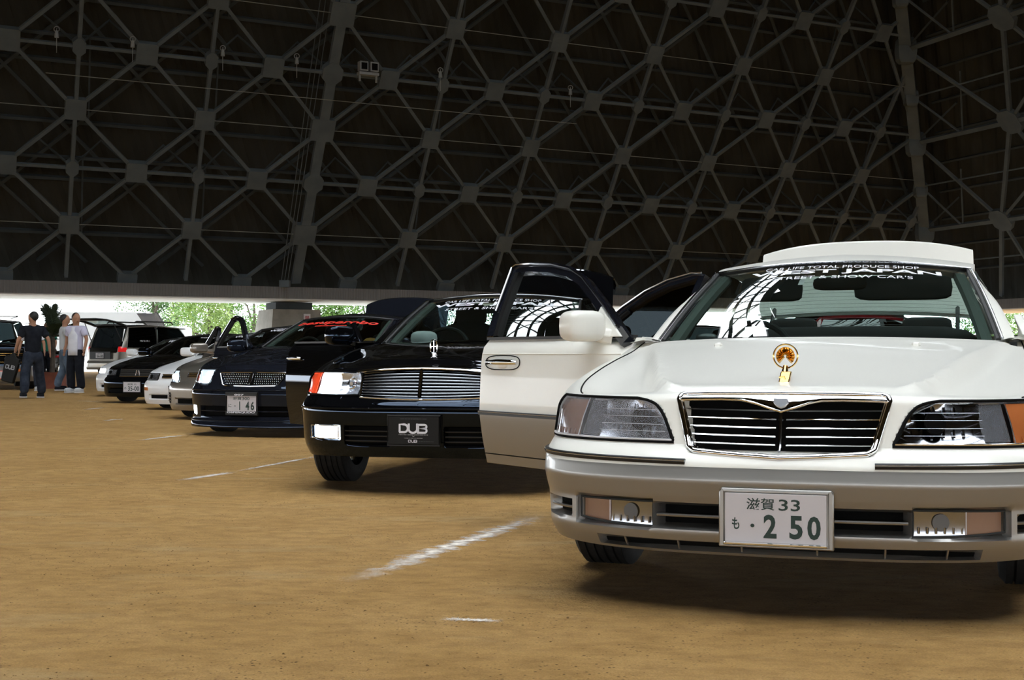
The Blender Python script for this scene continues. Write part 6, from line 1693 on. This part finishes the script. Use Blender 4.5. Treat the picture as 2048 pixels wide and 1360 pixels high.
def people():
    # facing away: +y in person axes points into the hall
    p = person('person in black shirt and dark baggy jeans walking with a black bag', (*gpx(66, 797), 0), R(38), dict(shirt='cloth_black', legs='denim', stride=.22, spread=.10, h=.95, armL=(.30, -.10, .98), armR=(-.32, .06, .98), long=True, turn=-.5, sleeve=.75))
    b = thing('carrier_bag', 'black carrier bag with pale letters held by the person in black', 'bag', (0, 0, 0))
    h = Matrix.Translation(p.location) @ Matrix.Rotation(R(38), 4, 'Z') @ Matrix.Scale(.95, 4) @ Vector((-.32, .06, .90))
    b.scale = (.78, .9, .92); b.location = (h.x - .015, h.y - .05, h.z + .01); b.rotation_euler = (R(-6), R(10), R(-12))
    mb = MB(); mb.prism([(-.20, -.03, -.06), (.20, -.03, -.10), (.16, -.04, -.62), (-.17, -.04, -.60)], (0, .09, 0)); mb.prism([(-.24, -.02, -.14), (0, -.025, .02), (.24, -.02, -.20), (.14, -.02, -.24), (-.12, -.02, -.22)], (0, .05, 0)); mb.build('bag_body', 'plate_black', b, 30, .02)
    mb = MB(); mb.tube([(-.06, .0, -.08), (-.03, .0, .0), (.04, 0, .0), (.07, 0, -.09)], .012, 6); mb.build('bag_handle', 'plate_black', b)
    mb = MB(); dub(mb, lambda u, v: (u, -.0425, v), (-.12, -.34, .13, -.25), 1.); mb.build('bag_lettering', 'grey_ink', b, 0, merge=False)
    person('person in open lavender shirt over white tee with dark trousers, looking right', (*gpx(152, 786), 0), R(160), dict(shirt='lavender', under='whitecloth', legs='cloth_black', armL=(.27, .02, .96), armR=(-.26, .04, .96), long=True, turn=-1.0, shoe='greycloth'))
    person('person in grey white shirt and faded jeans just left of the lavender shirt', (*gpx(130, 783), 0), R(-60), dict(shirt='greycloth', legs='denim_light', armL=(.22, .10, 1.0), armR=(-.22, .04, 1.0), turn=.3, stride=.14))
    person('person in white shirt mostly hidden behind the one in black', (*gpx(64, 782), 0), R(190), dict(shirt='whitecloth', legs='denim', armL=(.30, .02, 1.02), armR=(-.30, .02, 1.02), h=.92, shoe='greycloth'))
    person('person in green top standing behind the potted palm', (-12.25, 34.9, 0), R(170), dict(shirt='greencloth', legs='cloth_black', armL=(.22, .02, .98), armR=(-.22, .02, .98), h=.97))

def palm():
    rnd = random.Random(3)
    t = thing('potted_palm', 'dark palm in a square terracotta planter between the strollers', 'potted plant', (*gpx(104, 777), 0))
    mb = MB(); lo, hi = .27, .31
    r = [[(-lo, -lo, 0), (lo, -lo, 0), (lo, lo, 0), (-lo, lo, 0)], [(-hi, -hi, .40), (hi, -hi, .40), (hi, hi, .40), (-hi, hi, .40)], [(-hi + .04, -hi + .04, .40), (hi - .04, -hi + .04, .40), (hi - .04, hi - .04, .40), (-hi + .04, hi - .04, .40)], [(-hi + .05, -hi + .05, .32), (hi - .05, -hi + .05, .32), (hi - .05, hi - .05, .32), (-hi + .05, hi - .05, .32)]]
    mb.grid([q + [q[0]] for q in r]); mb.poly(r[3]); mb.poly(r[0]); mb.build('planter', 'terracotta', t, 30)
    mb = MB(); mb.tube([(0, 0, .3), (.03, .02, 1.0), (0, 0, 1.45)], [.07, .055, .05], 8); mb.build('trunk', 'bark', t)
    M['palmleaf'] = noisy('dark palm leaf', (.012, .022, .010), (.03, .045, .018), 5, .55, spec=.3)
    for k in range(24):
        az = rnd.uniform(0, 6.28); up = rnd.uniform(.15, 1.4); ln = rnd.uniform(.75, 1.1)
        d = Vector((math.cos(az)*math.cos(up), math.sin(az)*math.cos(up), math.sin(up))); p = Vector((0, 0, rnd.uniform(1.2, 1.5))); mb = MB(); path = []
        for i in range(9): path.append(p + d*ln*i/8 + Vector((0, 0, -.34*ln*(i/8)**2.2)))
        mb.tube(path, [.012, .011, .010, .009, .008, .007, .005, .004, .002], 5)
        sd = d.cross(Vector((0, 0, 1))).normalized()
        for i in range(2, 17):
            f = i/17*8; c = path[int(f)].lerp(path[min(int(f) + 1, 8)], f % 1); l_ = .24*math.sin(math.pi*min(1, i/17*.9 + .12))
            for sg in (-1, 1):
                e = c + sd*sg*l_ + d*l_*.7 - Vector((0, 0, l_*.35)); w_ = d*.024
                mb.add([c - w_, c + w_, e], [(0, 1, 2)])
        mb.build('frond', 'palmleaf', t, 0, merge=False)

def lines():
    spec = [((690, 1166), (1085, 1030), .075, 'broad white chalk line in the foreground, running towards the white sedan'), ((356, 962), (470, 944), .055, 'short chalk line left of the black sedan front wheel'), ((470, 944), (640, 912), .04, 'thin chalk line that reaches the black sedan bumper corner'), ((270, 882), (375, 870), .06, 'faint chalk line in front of the charcoal sedan'), ((375, 870), (440, 862), .04, 'thin chalk end beside the charcoal sedan wheel'),
            ((205, 842), (250, 838), .07, 'small chalk patch ahead of the bronze sedan'), ((165, 820), (215, 815), .06, 'chalk mark ahead of the distant white car'), ((150, 802), (200, 803), .05, 'faint chalk mark ahead of the farthest cars'), ((880, 1238), (1010, 1243), .03, 'tiny chalk smear on the sand at the bottom centre')]
    for k, (a, b, w, lb) in enumerate(spec): chalk(gpx(*a), gpx(*b), w, 11 + k, lb)
# ------------------------------------------------------------------ camera
cam = bpy.data.cameras.new('camera'); camo = bpy.data.objects.new('camera', cam); COL.objects.link(camo)
cam.sensor_width = 22.2; cam.lens = 22.2*2650/2048
pitch = math.atan((708 - 680)/2650)
camo.location = (0, 0, .85); camo.rotation_euler = (R(90) + pitch, 0, 0)
cam.clip_end = 2000
SC.camera = camo
SC.view_settings.view_transform = 'Standard'; SC.view_settings.look = 'None'; SC.view_settings.gamma = 1
SC.view_settings.use_curve_mapping = False
# ------------------------------------------------------------------ build
hall(); outside(); lines(); grit()
white_saloon(); black_saloon(); charcoal_saloon(); parked_row()
minivan(); big_wagon(); scissor_car(); people(); palm()
light()
